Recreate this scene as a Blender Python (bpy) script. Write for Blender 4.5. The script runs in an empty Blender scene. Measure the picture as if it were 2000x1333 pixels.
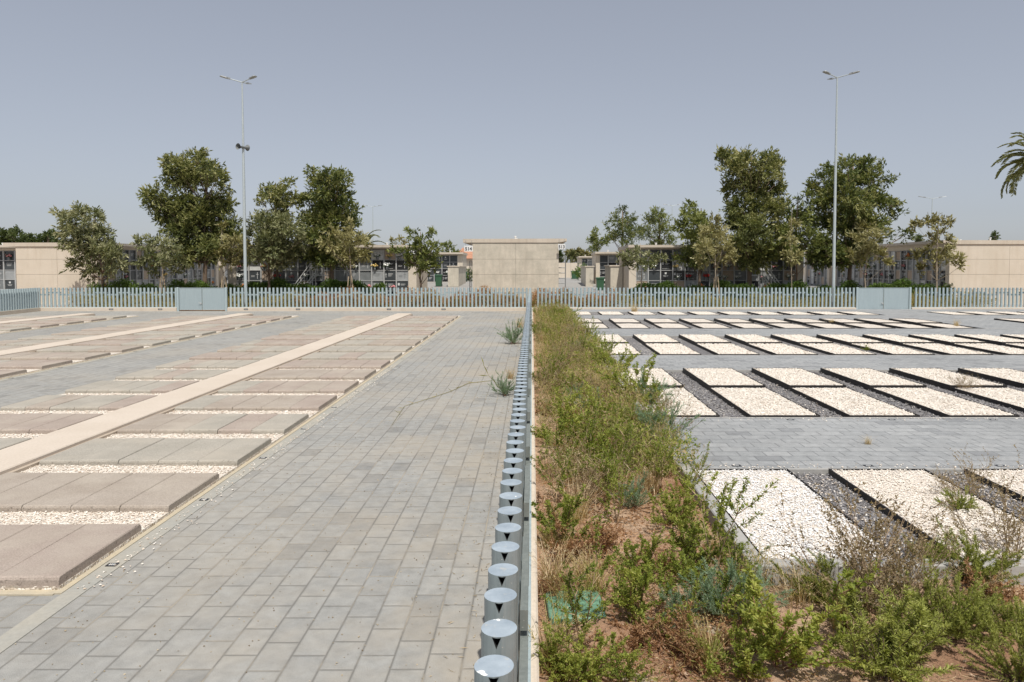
import bpy, math, random
import numpy as np
from mathutils import Vector, Matrix

# ------------------------------------------------------------------ camera, sky, sun
S = bpy.context.scene
COL = S.collection
R = math.radians
H = 2.26                       # eye height above the left paving
FPX, VX, VY, PP = 1380.0, 1039.5, 522.0, 58.0
PITCH = math.atan(PP / FPX)
cam = bpy.data.cameras.new('camera')
cam.sensor_width = 36.0; cam.sensor_fit = 'HORIZONTAL'
cam.lens = 36.0 * FPX / 2000.0
cam.shift_x = (1000 - VX) / 2000.0
cam.shift_y = (VY + PP - 666.5) / 2000.0
cam.clip_start = 0.05; cam.clip_end = 3000
co = bpy.data.objects.new('camera', cam); COL.objects.link(co)
co.location = (0, 0, H); co.rotation_euler = (R(90) - PITCH, 0, 0)
S.camera = co

SUN_EL, SUN_AZ = 62.0, 165.0   # azimuth clockwise from +Y: sun stands behind and right of the camera
W = bpy.data.worlds.new('World'); S.world = W; W.use_nodes = True
wn = W.node_tree.nodes; wl = W.node_tree.links
sky = wn.new('ShaderNodeTexSky'); sky.sky_type = 'NISHITA'; sky.sun_disc = False
sky.sun_elevation = R(SUN_EL); sky.sun_rotation = R(SUN_AZ)
sky.altitude = 0; sky.air_density = 1.0; sky.dust_density = 1.0; sky.ozone_density = 1.6
hs = wn.new('ShaderNodeHueSaturation'); hs.inputs['Saturation'].default_value = 0.46
gm = wn.new('ShaderNodeGamma'); gm.inputs['Gamma'].default_value = 0.62
tint = wn.new('ShaderNodeMix'); tint.data_type = 'RGBA'; tint.blend_type = 'MULTIPLY'
tint.inputs['Factor'].default_value = 1.0; tint.inputs['B'].default_value = (1.08, 1.115, 1.21, 1)
wl.new(sky.outputs[0], hs.inputs['Color']); wl.new(hs.outputs[0], gm.inputs['Color'])
wl.new(gm.outputs[0], tint.inputs['A']); wl.new(tint.outputs['Result'], wn['Background'].inputs['Color'])
wn['Background'].inputs['Strength'].default_value = 0.15
sl = bpy.data.lights.new('sun', 'SUN'); sl.energy = 4.1; sl.angle = R(0.6); sl.color = (1.0, 0.955, 0.88)
so = bpy.data.objects.new('sun', sl); COL.objects.link(so)
sd = Vector((math.sin(R(SUN_AZ)) * math.cos(R(SUN_EL)), math.cos(R(SUN_AZ)) * math.cos(R(SUN_EL)), math.sin(R(SUN_EL))))
so.rotation_euler = sd.to_track_quat('Z', 'Y').to_euler(); so.location = (0, 0, 30)
S.view_settings.view_transform = 'Standard'; S.view_settings.look = 'None'
S.view_settings.gamma = 1; S.view_settings.exposure = 0.12

rng = np.random.default_rng(7)
rnd = random.Random(11)

# survey helper: a photo sight line to a place at known distance / height (used to read positions off the photograph)
_c, _s = math.cos(PITCH), math.sin(PITCH)
def _ray(px, py):
    x = (px - VX) / FPX; u = -(py - (VY + PP)) / FPX
    return x, _c + _s * u, -_s + _c * u
def G(px, py, z=0.0):
    d = _ray(px, py); t = (z - H) / d[2]; return d[0] * t, d[1] * t
def AY(px, py, Y):
    d = _ray(px, py); t = Y / d[1]; return d[0] * t, H + d[2] * t

# ------------------------------------------------------------------ mesh building
class MB:
    def __init__(s):
        s.v = []; s.nv = 0; s.li = []; s.lt = []; s.mi = []; s.var = []
    def add(s, V, F, mi=0, var=0.5):
        V = np.asarray(V, dtype=np.float64).reshape(-1, 3); off = s.nv
        s.v.append(V); s.nv += len(V)
        if isinstance(F, np.ndarray):
            n, k = F.shape
            s.li.append((F + off).ravel()); s.lt.append(np.full(n, k, dtype=np.int32))
        else:
            n = len(F)
            s.li.append(np.array([i + off for f in F for i in f], dtype=np.int64)); s.lt.append(np.array([len(f) for f in F], dtype=np.int32))
        s.mi.append(np.full(n, mi, dtype=np.int32))
        s.var.append(np.full(n, var) if np.isscalar(var) else np.asarray(var, dtype=np.float64))
    def box(s, x0, x1, y0, y1, z0, z1, mi=0, var=0.5):
        V = [(x0,y0,z0),(x1,y0,z0),(x1,y1,z0),(x0,y1,z0),(x0,y0,z1),(x1,y0,z1),(x1,y1,z1),(x0,y1,z1)]
        s.add(V, [(0,3,2,1),(4,5,6,7),(0,1,5,4),(1,2,6,5),(2,3,7,6),(3,0,4,7)], mi, var)
    def quad(s, a, b, c, d, mi=0, var=0.5): s.add([a,b,c,d], [(0,1,2,3)], mi, var)
    def rbox(s, x0, x1, y0, y1, z0, z1, b=.01, mi=0, var=.5):
        V = [(x0,y0,z0),(x1,y0,z0),(x1,y1,z0),(x0,y1,z0),
             (x0,y0,z1-b),(x1,y0,z1-b),(x1,y1,z1-b),(x0,y1,z1-b),
             (x0+b,y0+b,z1),(x1-b,y0+b,z1),(x1-b,y1-b,z1),(x0+b,y1-b,z1)]
        F = [(0,3,2,1),(8,9,10,11)]
        for i in range(4):
            j = (i+1) % 4; F += [(i,j,4+j,4+i),(4+i,4+j,8+j,8+i)]
        s.add(V, F, mi, var)
    def tube(s, pts, rad, n=6, mi=0, var=.5, cap=True):
        pts = [Vector(p) for p in pts]; V = []; F = []
        if not hasattr(rad, '__len__'): rad = [rad] * len(pts)
        up0 = None
        for i, p in enumerate(pts):
            d = (pts[min(i+1, len(pts)-1)] - pts[max(i-1, 0)])
            if d.length < 1e-9: d = Vector((0,0,1))
            d.normalize()
            a = d.orthogonal().normalized() if up0 is None else (up0 - d * up0.dot(d)).normalized()
            up0 = a; b = d.cross(a)
            for k in range(n):
                t = 2*math.pi*k/n
                V.append(p + (a*math.cos(t) + b*math.sin(t)) * rad[i])
        m = len(pts)
        for i in range(m-1):
            for k in range(n):
                k2 = (k+1) % n
                F.append((i*n+k, i*n+k2, (i+1)*n+k2, (i+1)*n+k))
        if cap and n > 2:
            F.append(tuple(range(n-1, -1, -1))); F.append(tuple((m-1)*n + k for k in range(n)))
        s.add([tuple(v) for v in V], F, mi, var)
    def build(s, name, mats, parent=None, loc=None, smooth=False):
        me = bpy.data.meshes.new(name)
        V = np.concatenate(s.v); LI = np.concatenate(s.li); LT = np.concatenate(s.lt)
        me.vertices.add(len(V)); me.vertices.foreach_set('co', V.ravel().astype(np.float32))
        me.loops.add(len(LI)); me.loops.foreach_set('vertex_index', LI.astype(np.int32))
        me.polygons.add(len(LT)); st = np.concatenate([[0], np.cumsum(LT)[:-1]])
        me.polygons.foreach_set('loop_start', st.astype(np.int32))
        me.polygons.foreach_set('material_index', np.concatenate(s.mi))
        me.polygons.foreach_set('use_smooth', np.full(len(LT), bool(smooth)))
        at = me.attributes.new('var', 'FLOAT', 'FACE'); at.data.foreach_set('value', np.concatenate(s.var).astype(np.float32))
        me.update(calc_edges=True); me.validate()
        for m in (mats if isinstance(mats, (list, tuple)) else [mats]): me.materials.append(m)
        o = bpy.data.objects.new(name, me); COL.objects.link(o)
        if parent is not None: o.parent = parent
        if loc is not None: o.location = loc
        return o

def tag(o, label=None, cat=None, group=None, kind=None):
    if label: o['label'] = label
    if cat: o['category'] = cat
    if group: o['group'] = group
    if kind: o['kind'] = kind
    return o
def thing(name, label, cat, loc=(0,0,0), rz=0.0, group=None):
    o = bpy.data.objects.new(name, None); COL.objects.link(o); o.empty_display_size = .1
    o.location = loc; o.rotation_euler = (0, 0, rz)
    return tag(o, label, cat, group)
def copy_part(src, parent, loc=None):
    c = src.copy(); COL.objects.link(c); c.parent = parent
    if loc is not None: c.location = loc
    return c
ORD = ['zeroth','first','second','third','fourth','fifth','sixth','seventh','eighth','ninth','tenth','eleventh','twelfth','thirteenth','fourteenth',
       'fifteenth','sixteenth','seventeenth','eighteenth','nineteenth','twentieth','twenty-first','twenty-second','twenty-third','twenty-fourth','twenty-fifth',
       'twenty-sixth','twenty-seventh','twenty-eighth','twenty-ninth','thirtieth']

# ------------------------------------------------------------------ materials
def C(r, g, b): return (r, g, b, 1.0)
def SR(r, g, b):
    f = lambda c: (c/255/12.92) if c/255 <= .04045 else ((c/255+.055)/1.055)**2.4
    return (f(r), f(g), f(b), 1.0)
class NT:
    def __init__(s, name):
        s.m = bpy.data.materials.new(name); s.m.use_nodes = True
        s.n = s.m.node_tree.nodes; s.l = s.m.node_tree.links; s.p = s.n['Principled BSDF']
    def new(s, t, **k):
        q = s.n.new(t)
        for a, b in k.items(): setattr(q, a, b)
        return q
    def put(s, sock, v):
        if isinstance(v, bpy.types.NodeSocket): s.l.new(v, sock)
        else: sock.default_value = v
    def math(s, op, a, b=0.0, c=None):
        q = s.new('ShaderNodeMath', operation=op); s.put(q.inputs[0], a); s.put(q.inputs[1], b)
        if c is not None: s.put(q.inputs[2], c)
        return q.outputs[0]
    def pos(s): return s.new('ShaderNodeNewGeometry').outputs['Position']
    def xyz(s, v):
        q = s.new('ShaderNodeSeparateXYZ'); s.l.new(v, q.inputs[0]); return q.outputs
    def vec(s, x, y, z=0.0):
        q = s.new('ShaderNodeCombineXYZ'); s.put(q.inputs[0], x); s.put(q.inputs[1], y); s.put(q.inputs[2], z); return q.outputs[0]
    def noise(s, sc, det=4, rough=.55, v=None):
        q = s.new('ShaderNodeTexNoise'); s.l.new(v if v is not None else s.pos(), q.inputs['Vector'])
        q.inputs['Scale'].default_value = sc; q.inputs['Detail'].default_value = det; q.inputs['Roughness'].default_value = rough
        return q.outputs['Fac']
    def ramp(s, f, stops, interp='LINEAR'):
        q = s.new('ShaderNodeValToRGB'); q.color_ramp.interpolation = interp; s.l.new(f, q.inputs[0]); e = q.color_ramp.elements
        while len(e) < len(stops): e.new(.5)
        for i, (p, c) in enumerate(stops): e[i].position = p; e[i].color = c if hasattr(c, '__len__') else (c, c, c, 1)
        return q.outputs['Color']
    def mix(s, f, a, b, mode='MIX'):
        q = s.new('ShaderNodeMix', data_type='RGBA', blend_type=mode); s.put(q.inputs['Factor'], f); s.put(q.inputs['A'], a); s.put(q.inputs['B'], b)
        return q.outputs['Result']
    def bump(s, h, strength=.3, dist=.01, nrm=None):
        q = s.new('ShaderNodeBump'); q.inputs['Strength'].default_value = strength; q.inputs['Distance'].default_value = dist
        s.l.new(h, q.inputs['Height'])
        if nrm is not None: s.l.new(nrm, q.inputs['Normal'])
        s.l.new(q.outputs[0], s.p.inputs['Normal']); return q.outputs[0]
    def base(s, c): s.put(s.p.inputs['Base Color'], c)
    def rough(s, v): s.put(s.p.inputs['Roughness'], v)

def simple(name, col, rough=.7, amt=.18, sc=3.0, fine=40.0, bump=.15, bd=.004, metal=0.0, spec=.5):
    t = NT(name); n1 = t.noise(sc); n2 = t.noise(fine, 3)
    a = t.ramp(n1, [(.25, 1-amt), (.75, 1+amt)]); b = t.ramp(n2, [(.3, 1-amt*.6), (.7, 1+amt*.6)])
    t.base(t.mix(1.0, t.mix(1.0, col, a, 'MULTIPLY'), b, 'MULTIPLY')); t.rough(rough)
    t.p.inputs['Metallic'].default_value = metal; t.p.inputs['Specular IOR Level'].default_value = spec
    if bump: t.bump(n2, bump, bd)
    return t.m

def paver(name, along_y, cA, cB, cD, joint_a, joint_b, bump=.6):
    """0.2 x 0.3 m concrete pavers laid in staggered courses"""
    t = NT(name); P = t.xyz(t.pos())
    wob = t.noise(.7, 2)
    L, Wd = (P[1], P[0]) if along_y else (P[0], P[1])
    L = t.math('ADD', L, t.math('MULTIPLY', wob, .02))
    r = t.math('DIVIDE', Wd, .2); row = t.math('FLOOR', r); fr = t.math('FRACT', r)
    wn0 = t.new('ShaderNodeTexWhiteNoise', noise_dimensions='1D'); t.l.new(row, wn0.inputs['W'])
    off = t.math('ADD', t.math('MULTIPLY', t.math('FLOORED_MODULO', row, 2.0), .5), t.math('MULTIPLY', wn0.outputs['Value'], .09))
    u = t.math('ADD', t.math('DIVIDE', L, .3), off); cu = t.math('FLOOR', u); fu = t.math('FRACT', u)
    dx = t.math('MULTIPLY', t.math('MINIMUM', fr, t.math('SUBTRACT', 1.0, fr)), .2)
    dy = t.math('MULTIPLY', t.math('MINIMUM', fu, t.math('SUBTRACT', 1.0, fu)), .3)
    d = t.math('MINIMUM', dx, dy)
    d = t.math('ADD', d, t.math('MULTIPLY', t.math('SUBTRACT', t.noise(60, 3), .5), .004))
    joint = t.ramp(d, [(.0020, 1.0), (.0058, 0.0)])
    edge = t.ramp(d, [(.003, 0.0), (.014, 1.0)])
    w2 = t.new('ShaderNodeTexWhiteNoise', noise_dimensions='2D'); t.l.new(t.vec(cu, row), w2.inputs['Vector'])
    col = t.ramp(w2.outputs['Value'], [(0, cD), (.03, cD), (.10, cA), (.55, cB), (.9, cA), (1.0, cB)])
    grain = t.noise(220, 2, .7); med = t.noise(9, 5, .65); big = t.noise(.33, 5, .62)
    col = t.mix(1.0, col, t.ramp(grain, [(.25, .66), (.75, 1.32)]), 'MULTIPLY')
    col = t.mix(1.0, col, t.ramp(med, [(.3, .84), (.7, 1.14)]), 'MULTIPLY')
    col = t.mix(1.0, col, t.ramp(big, [(.3, .88), (.7, 1.1)]), 'MULTIPLY')
    if along_y:   # sandy dust lying on the stones
        dust = t.math('MULTIPLY', t.ramp(t.noise(.45, 6, .7, t.pos()), [(.42, 0.0), (.68, .85)]), t.ramp(t.math('ADD', t.math('DIVIDE', P[0], 4.0), 1.0), [(.1, .35), (.85, 1.0)]))
        col = t.mix(dust, col, C(.385,.335,.265))
        spots = t.ramp(t.noise(14, 5, .75), [(.66, 0.0), (.75, .55)])
        col = t.mix(spots, col, C(.43, .37, .27))
    col = t.mix(1.0, col, t.ramp(t.math('ADD', d, t.math('MULTIPLY', med, .006)), [(.005, .80), (.017, 1.0)]), 'MULTIPLY')  # darker rim along the joints: bevel dirt with joint shade painted in
    jc = t.mix(t.ramp(t.noise(1.1, 5, .7), [(.47, 0.0), (.60, .85)]), joint_a, joint_b)
    t.base(t.mix(joint, col, jc)); t.rough(.88); t.p.inputs['Specular IOR Level'].default_value = .25
    h = t.math('ADD', t.math('MULTIPLY', edge, 1.0), t.math('MULTIPLY', grain, .25))
    h = t.math('ADD', h, t.math('MULTIPLY', w2.outputs['Value'], .35))
    t.bump(h, bump, .004)
    return t.m

def gravel(name, cols, sc=42.0, bump=1.0, white=None):
    t = NT(name)
    v = t.new('ShaderNodeTexVoronoi', feature='F1'); t.l.new(t.pos(), v.inputs['Vector']); v.inputs['Scale'].default_value = sc
    X = t.xyz(v.outputs['Color'])
    col = t.ramp(X[0], [(i/(len(cols)-1), c) for i, c in enumerate(cols)])
    if white is not None:
        m = t.math('MULTIPLY', t.ramp(X[1], [(.84, 0.0), (.86, 1.0)], 'CONSTANT'), t.ramp(t.noise(.8, 3), [(.4, 0.0), (.65, 1.0)]))
        col = t.mix(m, col, white)
    col = t.mix(1.0, col, t.ramp(t.noise(1.1, 4), [(.3, .93), (.7, 1.05)]), 'MULTIPLY')
    t.base(col); t.rough(.9); t.p.inputs['Specular IOR Level'].default_value = .25
    h = t.math('SUBTRACT', 1.0, t.math('MULTIPLY', v.outputs['Distance'], 1.3))
    t.bump(t.math('ADD', h, t.math('MULTIPLY', X[2], .5)), bump, .012)
    return t.m

def stonemat(name, cols):     # separate stones: colour by face attribute
    t = NT(name); a = t.new('ShaderNodeAttribute', attribute_name='var')
    col = t.ramp(a.outputs['Fac'], [(i/(len(cols)-1), c) for i, c in enumerate(cols)])
    t.base(col); t.rough(.9); t.p.inputs['Specular IOR Level'].default_value = .3
    return t.m

def leafmat(name, cols, transl=.35, rough=.55, vscale=.0):
    t = NT(name); a = t.new('ShaderNodeAttribute', attribute_name='var')
    f = a.outputs['Fac']
    oi = t.new('ShaderNodeObjectInfo')
    f = t.math('ADD', f, t.math('MULTIPLY', t.math('SUBTRACT', oi.outputs['Random'], .5), .18))
    col = t.ramp(f, [(i/(len(cols)-1), c) for i, c in enumerate(cols)])
    t.base(col); t.rough(rough); t.p.inputs['Specular IOR Level'].default_value = .35
    tr = t.new('ShaderNodeBsdfTranslucent'); t.l.new(t.mix(1.0, col, C(1.25, 1.3, .7), 'MULTIPLY'), tr.inputs['Color'])
    mx = t.new('ShaderNodeMixShader'); mx.inputs[0].default_value = transl
    t.l.new(t.p.outputs[0], mx.inputs[1]); t.l.new(tr.outputs[0], mx.inputs[2])
    t.l.new(mx.outputs[0], t.n['Material Output'].inputs['Surface'])
    return t.m

def concrete(name, c, c2, stain, bump=.25, sc=.9, drip=True):
    t = NT(name); P = t.pos()
    n1 = t.noise(sc, 6, .65); n2 = t.noise(35, 4, .6); X = t.xyz(P)
    col = t.mix(t.ramp(n1, [(.35, 0.0), (.68, 1.0)]), c, c2)
    if drip:
        vv = t.vec(t.math('MULTIPLY', X[0], 3.2), t.math('MULTIPLY', X[1], 3.2), t.math('MULTIPLY', X[2], .35))
        dr = t.noise(1.2, 5, .7, vv); col = t.mix(t.ramp(dr, [(.5, 0.0), (.8, .55)]), col, stain)
    col = t.mix(1.0, col, t.ramp(n2, [(.3, .92), (.7, 1.07)]), 'MULTIPLY')
    t.base(col); t.rough(.9); t.p.inputs['Specular IOR Level'].default_value = .2; t.bump(n2, bump, .004)
    return t.m

def metal_paint(name, c, c2, speck=True):
    t = NT(name); X = t.xyz(t.pos())
    vv = t.vec(t.math('MULTIPLY', X[0], 40), t.math('MULTIPLY', X[1], 40), t.math('MULTIPLY', X[2], 1.5))
    st = t.noise(1.0, 4, .6, vv); col = t.mix(t.ramp(st, [(.35, 0.0), (.7, 1.0)]), c, c2)
    col = t.mix(1.0, col, t.ramp(t.noise(22, 4), [(.3, .93), (.7, 1.07)]), 'MULTIPLY')
    if speck:
        sp = t.ramp(t.noise(75, 3, .6), [(.69, 0.0), (.73, .8)]); col = t.mix(sp, col, C(.62, .6, .55))
    t.base(col); t.rough(t.ramp(t.noise(12, 3), [(.3, .38), (.7, .58)])); t.p.inputs['Metallic'].default_value = .25
    t.bump(t.noise(60, 3), .08, .002)
    return t.m

M = {}
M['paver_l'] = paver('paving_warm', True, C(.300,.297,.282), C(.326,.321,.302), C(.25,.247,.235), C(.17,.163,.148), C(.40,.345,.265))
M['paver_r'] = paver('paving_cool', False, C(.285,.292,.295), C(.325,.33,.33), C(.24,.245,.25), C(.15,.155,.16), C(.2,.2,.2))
M['paver_far'] = simple('paving_far', C(.30,.29,.27), .9, .12, .6, 20)
M['gw_l'] = gravel('cream_gravel', [C(.50,.42,.33), C(.72,.65,.56), C(.82,.77,.69), C(.66,.55,.45)], 46)
M['gw'] = gravel('white_gravel', [C(.56,.48,.40), C(.72,.65,.57), C(.78,.72,.645), C(.66,.575,.485)], 46)
M['gd'] = gravel('dark_gravel', [C(.11,.108,.115), C(.195,.185,.18), C(.25,.24,.245), C(.15,.145,.15)], 46, 1.0, C(.75,.7,.62))
M['st_w'] = stonemat('white_stone', [C(.50,.40,.31), C(.69,.615,.53), C(.77,.71,.63), C(.81,.765,.70)])
M['st_pure'] = stonemat('clean_white_stone', [C(.48,.38,.31), C(.72,.70,.67), C(.79,.78,.77), C(.82,.82,.82)])
M['st_d'] = stonemat('slate_stone', [C(.105,.10,.10), C(.19,.18,.178), C(.26,.25,.255), C(.33,.32,.32)])
def slabmat(name, a, b):
    t = NT(name); n1 = t.noise(2.2, 5, .6); n2 = t.noise(90, 4, .7); n3 = t.noise(28, 4, .65)
    col = t.mix(t.ramp(n1, [(.35, 0.0), (.65, 1.0)]), a, b)
    col = t.mix(1.0, col, t.ramp(n2, [(.25, .68), (.75, 1.3)]), 'MULTIPLY')
    col = t.mix(t.ramp(t.noise(.9, 6, .7), [(.46, 0.0), (.66, .5)]), col, C(.46,.41,.34)); col = t.mix(t.ramp(t.noise(5, 6, .75), [(.60, 0.0), (.72, .35)]), col, C(.22,.18,.15))
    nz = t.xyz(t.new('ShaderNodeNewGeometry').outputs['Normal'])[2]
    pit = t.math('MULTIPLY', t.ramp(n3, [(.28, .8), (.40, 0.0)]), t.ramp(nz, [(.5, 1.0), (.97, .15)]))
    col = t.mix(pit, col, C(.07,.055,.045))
    t.base(col); t.rough(.93); t.p.inputs['Specular IOR Level'].default_value = .15
    t.bump(t.math('ADD', n2, t.math('MULTIPLY', n3, 1.5)), .55, .005); return t.m
M['slab'] = [slabmat('slab_brown', C(.335,.285,.238), C(.385,.335,.285)), slabmat('slab_grey', C(.34,.315,.27), C(.39,.36,.31)), slabmat('slab_rose', C(.335,.275,.235), C(.38,.32,.275))]
M['strip'] = concrete('pale_concrete', C(.54,.465,.385), C(.59,.515,.435), C(.5,.42,.34), .2, .8, False)
M['stripside'] = concrete('mortar', C(.40,.335,.27), C(.46,.39,.31), C(.3,.25,.2), .3, 2, False)
M['kerb'] = concrete('kerb_concrete', C(.335,.33,.30), C(.40,.37,.31), C(.35,.3,.25), .3, 1.5, False)
M['kerb_grey'] = concrete('grey_kerb', C(.33,.325,.31), C(.40,.385,.36), C(.28,.25,.22), .3, 1.2, False)
M['sand'] = concrete('sand_mortar', C(.50,.43,.31), C(.43,.385,.30), C(.4,.3,.2), .5, 3, False)
M['plinth'] = concrete('plinth_concrete', C(.56,.48,.39), C(.62,.54,.45), C(.45,.37,.28), .25, 1.2)
M['wall'] = concrete('board_concrete', C(.60,.53,.43), C(.66,.585,.485), C(.50,.41,.31), .2, .7)
M['wall2'] = concrete('old_concrete', C(.49,.45,.37), C(.63,.57,.47), C(.38,.34,.27), .3, 1.7)
M['roof'] = concrete('roof_concrete', C(.55,.48,.39), C(.61,.54,.45), C(.4,.32,.25), .25, 1.1)
M['joint'] = simple('joint_backing', C(.2,.18,.155), .9)  # dark backing behind the open wall joints
M['fence'] = metal_paint('fence_paint', C(.39,.47,.49), C(.46,.54,.55))
M['fence_cap'] = metal_paint('fence_cap_paint', C(.30,.36,.41), C(.40,.46,.51))
def _cap():
    t = NT('cap_dirty'); n = t.noise(26, 5, .7); n2 = t.noise(9, 5, .7)
    col = t.mix(t.ramp(n2, [(.35, 0.0), (.65, 1.0)]), C(.28,.335,.385), C(.40,.46,.51))
    col = t.mix(t.ramp(n, [(.58, 0.0), (.70, .7)]), col, C(.52,.50,.44)); col = t.mix(t.ramp(t.noise(19, 2), [(.68, 0.0), (.70, 1.0)]), col, C(.85,.85,.82))
    t.base(col); t.rough(.62); t.p.inputs['Metallic'].default_value = .1; return t.m
M['fence_cap'] = _cap()
M['near_paint'] = metal_paint('near_picket_paint', C(.235,.28,.29), C(.30,.345,.355))
M['rail_dull'] = metal_paint('rail_dull', C(.19,.21,.195), C(.25,.27,.25))
M['hole'] = simple('picket_inside', C(.012,.012,.012), .9, bump=0)
M['gate'] = metal_paint('gate_paint', C(.36,.43,.45), C(.40,.47,.485), False)
M['pole'] = metal_paint('galvanised_pole', C(.44,.49,.50), C(.52,.56,.56), False)
M['lampgrey'] = simple('lamp_grey', C(.3,.31,.31), .5, metal=.3)
M['horn'] = simple('horn_grey', C(.13,.14,.14), .6)
M['lens'] = simple('lamp_lens', C(.5,.52,.52), .2)
M['white'] = simple('white_paint', C(.78,.78,.76), .5, .06)
M['ink'] = simple('black_ink', C(.02,.02,.022), .6, bump=0)
M['steel_black'] = simple('black_steel_edging', C(.022,.019,.018), .6, .3, 4, 60, .2)
M['plate'] = simple('number_plate', C(.02,.02,.024), .35, bump=0)
M['mark'] = simple('engraving', C(.6,.6,.58), .7, bump=0)
M['bark'] = simple('bark', C(.17,.12,.085), .9, .3, 8, 60, .8, .01)
M['bark_pale'] = simple('pale_bark', C(.34,.28,.21), .9, .3, 8, 60, .6, .01)
M['stem'] = simple('red_stem', C(.20,.10,.065), .8, .25, 20, 90)
M['drystem'] = simple('dry_stem', C(.40,.29,.18), .9, .3, 14, 90)
M['twigstem'] = simple('twig_brown', C(.27,.19,.12), .9, .3, 14, 90)
M['stake'] = simple('wood_stake', C(.50,.39,.26), .8, .2)
M['greenbin'] = simple('green_plastic', C(.035,.10,.05), .5, .15)
M['rubber'] = simple('rubber', C(.02,.02,.02), .8)
M['lid'] = simple('valve_lid_green', C(.13,.25,.17), .5, .35, 18, 60, .5)
M['tile'] = simple('roof_tile', C(.42,.21,.13), .9, .35, 1.5, 14, .6)
M['gr_black'] = simple('black_granite', C(.018,.019,.021), .22, .3, 3, 200, 0)
M['gr_dark'] = simple('dark_granite', C(.055,.062,.066), .3, .2, 3, 160, 0)
M['gr_mid'] = simple('grey_granite', C(.19,.20,.20), .35, .2, 3, 160, 0)
M['gr_light'] = simple('light_grey_granite', C(.33,.34,.34), .4, .15, 3, 160, 0)
M['marble'] = simple('white_marble', C(.62,.62,.6), .4, .1, 3, 50, 0)
M['brick'] = simple('closed_niche_render', C(.42,.33,.25), .9, .15)
M['clod'] = simple('soil_clod', C(.42,.30,.21), .95, .3, 3, 50)
M['alu'] = simple('mullion', C(.46,.46,.45), .55, .12, 3, 40)
M['glass_green'] = simple('dark_glass', C(.03,.045,.045), .12, .3, 3, 60, 0)
M['flowers'] = [simple('petal_white', C(.8,.8,.76), .8), simple('petal_red', C(.55,.04,.04), .8), simple('petal_pink', C(.7,.28,.3), .8), simple('petal_yellow', C(.75,.55,.2), .8), simple('petal_orange', C(.7,.25,.07), .8), simple('petal_blue', C(.15,.3,.6), .8)]
M['fl_leaf'] = simple('bouquet_leaf', C(.04,.09,.03), .7)
L = {}
L['tree_olive'] = leafmat('foliage_olive', [C(0.070,0.086,0.025), C(0.151,0.168,0.050), C(0.268,0.264,0.094), C(0.466,0.433,0.214)], .22)
L['tree_dark'] = leafmat('foliage_dark', [C(0.045,0.064,0.017), C(0.089,0.116,0.029), C(0.168,0.186,0.051), C(0.290,0.279,0.100)], .22)
L['tree_grey'] = leafmat('foliage_grey', [C(0.090,0.105,0.043), C(0.171,0.183,0.076), C(0.279,0.279,0.145), C(0.450,0.428,0.260)], .22)
L['tree_brown'] = leafmat('foliage_brown', [C(0.131,0.112,0.041), C(0.222,0.201,0.076), C(0.333,0.301,0.133), C(0.504,0.469,0.265)], .22)
L['tree_green'] = leafmat('foliage_green', [C(0.063,0.083,0.022), C(0.127,0.152,0.040), C(0.209,0.230,0.059), C(0.308,0.322,0.118)], .22)
L['far'] = leafmat('foliage_far', [C(0.04,0.06,0.02), C(0.07,0.095,0.03), C(0.105,0.13,0.04), C(0.14,0.17,0.06)])
L['palm'] = leafmat('palm_leaf', [C(0.09,0.11,0.05), C(0.15,0.17,0.07), C(0.24,0.24,0.1), C(0.38,0.35,0.18)])
L['hedge'] = leafmat('hedge_leaf', [C(.04,.07,.015),C(.075,.125,.025),C(.12,.19,.035),C(.19,.27,.06)])
L['shrub'] = leafmat('shrub_leaf', [C(0.099,0.128,0.023), C(0.186,0.236,0.041), C(0.308,0.345,0.063), C(0.461,0.454,0.126)], .4)
L['rosemary'] = leafmat('rosemary_leaf', [C(0.127,0.151,0.027),C(0.230,0.258,0.050),C(0.356,0.381,0.090),C(0.529,0.538,0.189)], .3)
L['dry'] = leafmat('dry_leaf', [C(0.26,0.18,0.1), C(0.42,0.31,0.18), C(0.58,0.45,0.28), C(0.72,0.6,0.42)], .35)
L['twig'] = leafmat('twig_leaf', [C(.15,.105,.055), C(.26,.19,.105), C(.36,.28,.165), C(.48,.39,.25)], .3)
L['rust'] = leafmat('rust_leaf', [C(0.17,0.085,0.04), C(0.3,0.15,0.07), C(0.43,0.25,0.13), C(0.55,0.37,0.22)], .3)
L['blue'] = leafmat('blue_green_leaf', [C(0.12,0.18,0.11), C(0.2,0.29,0.18), C(0.3,0.4,0.27), C(0.43,0.5,0.37)], .35)
L['weed'] = leafmat('weed_mixed', [C(0.121,0.137,0.033), C(0.242,0.242,0.067), C(0.418,0.336,0.142), C(0.638,0.483,0.266)], .35)

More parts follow.
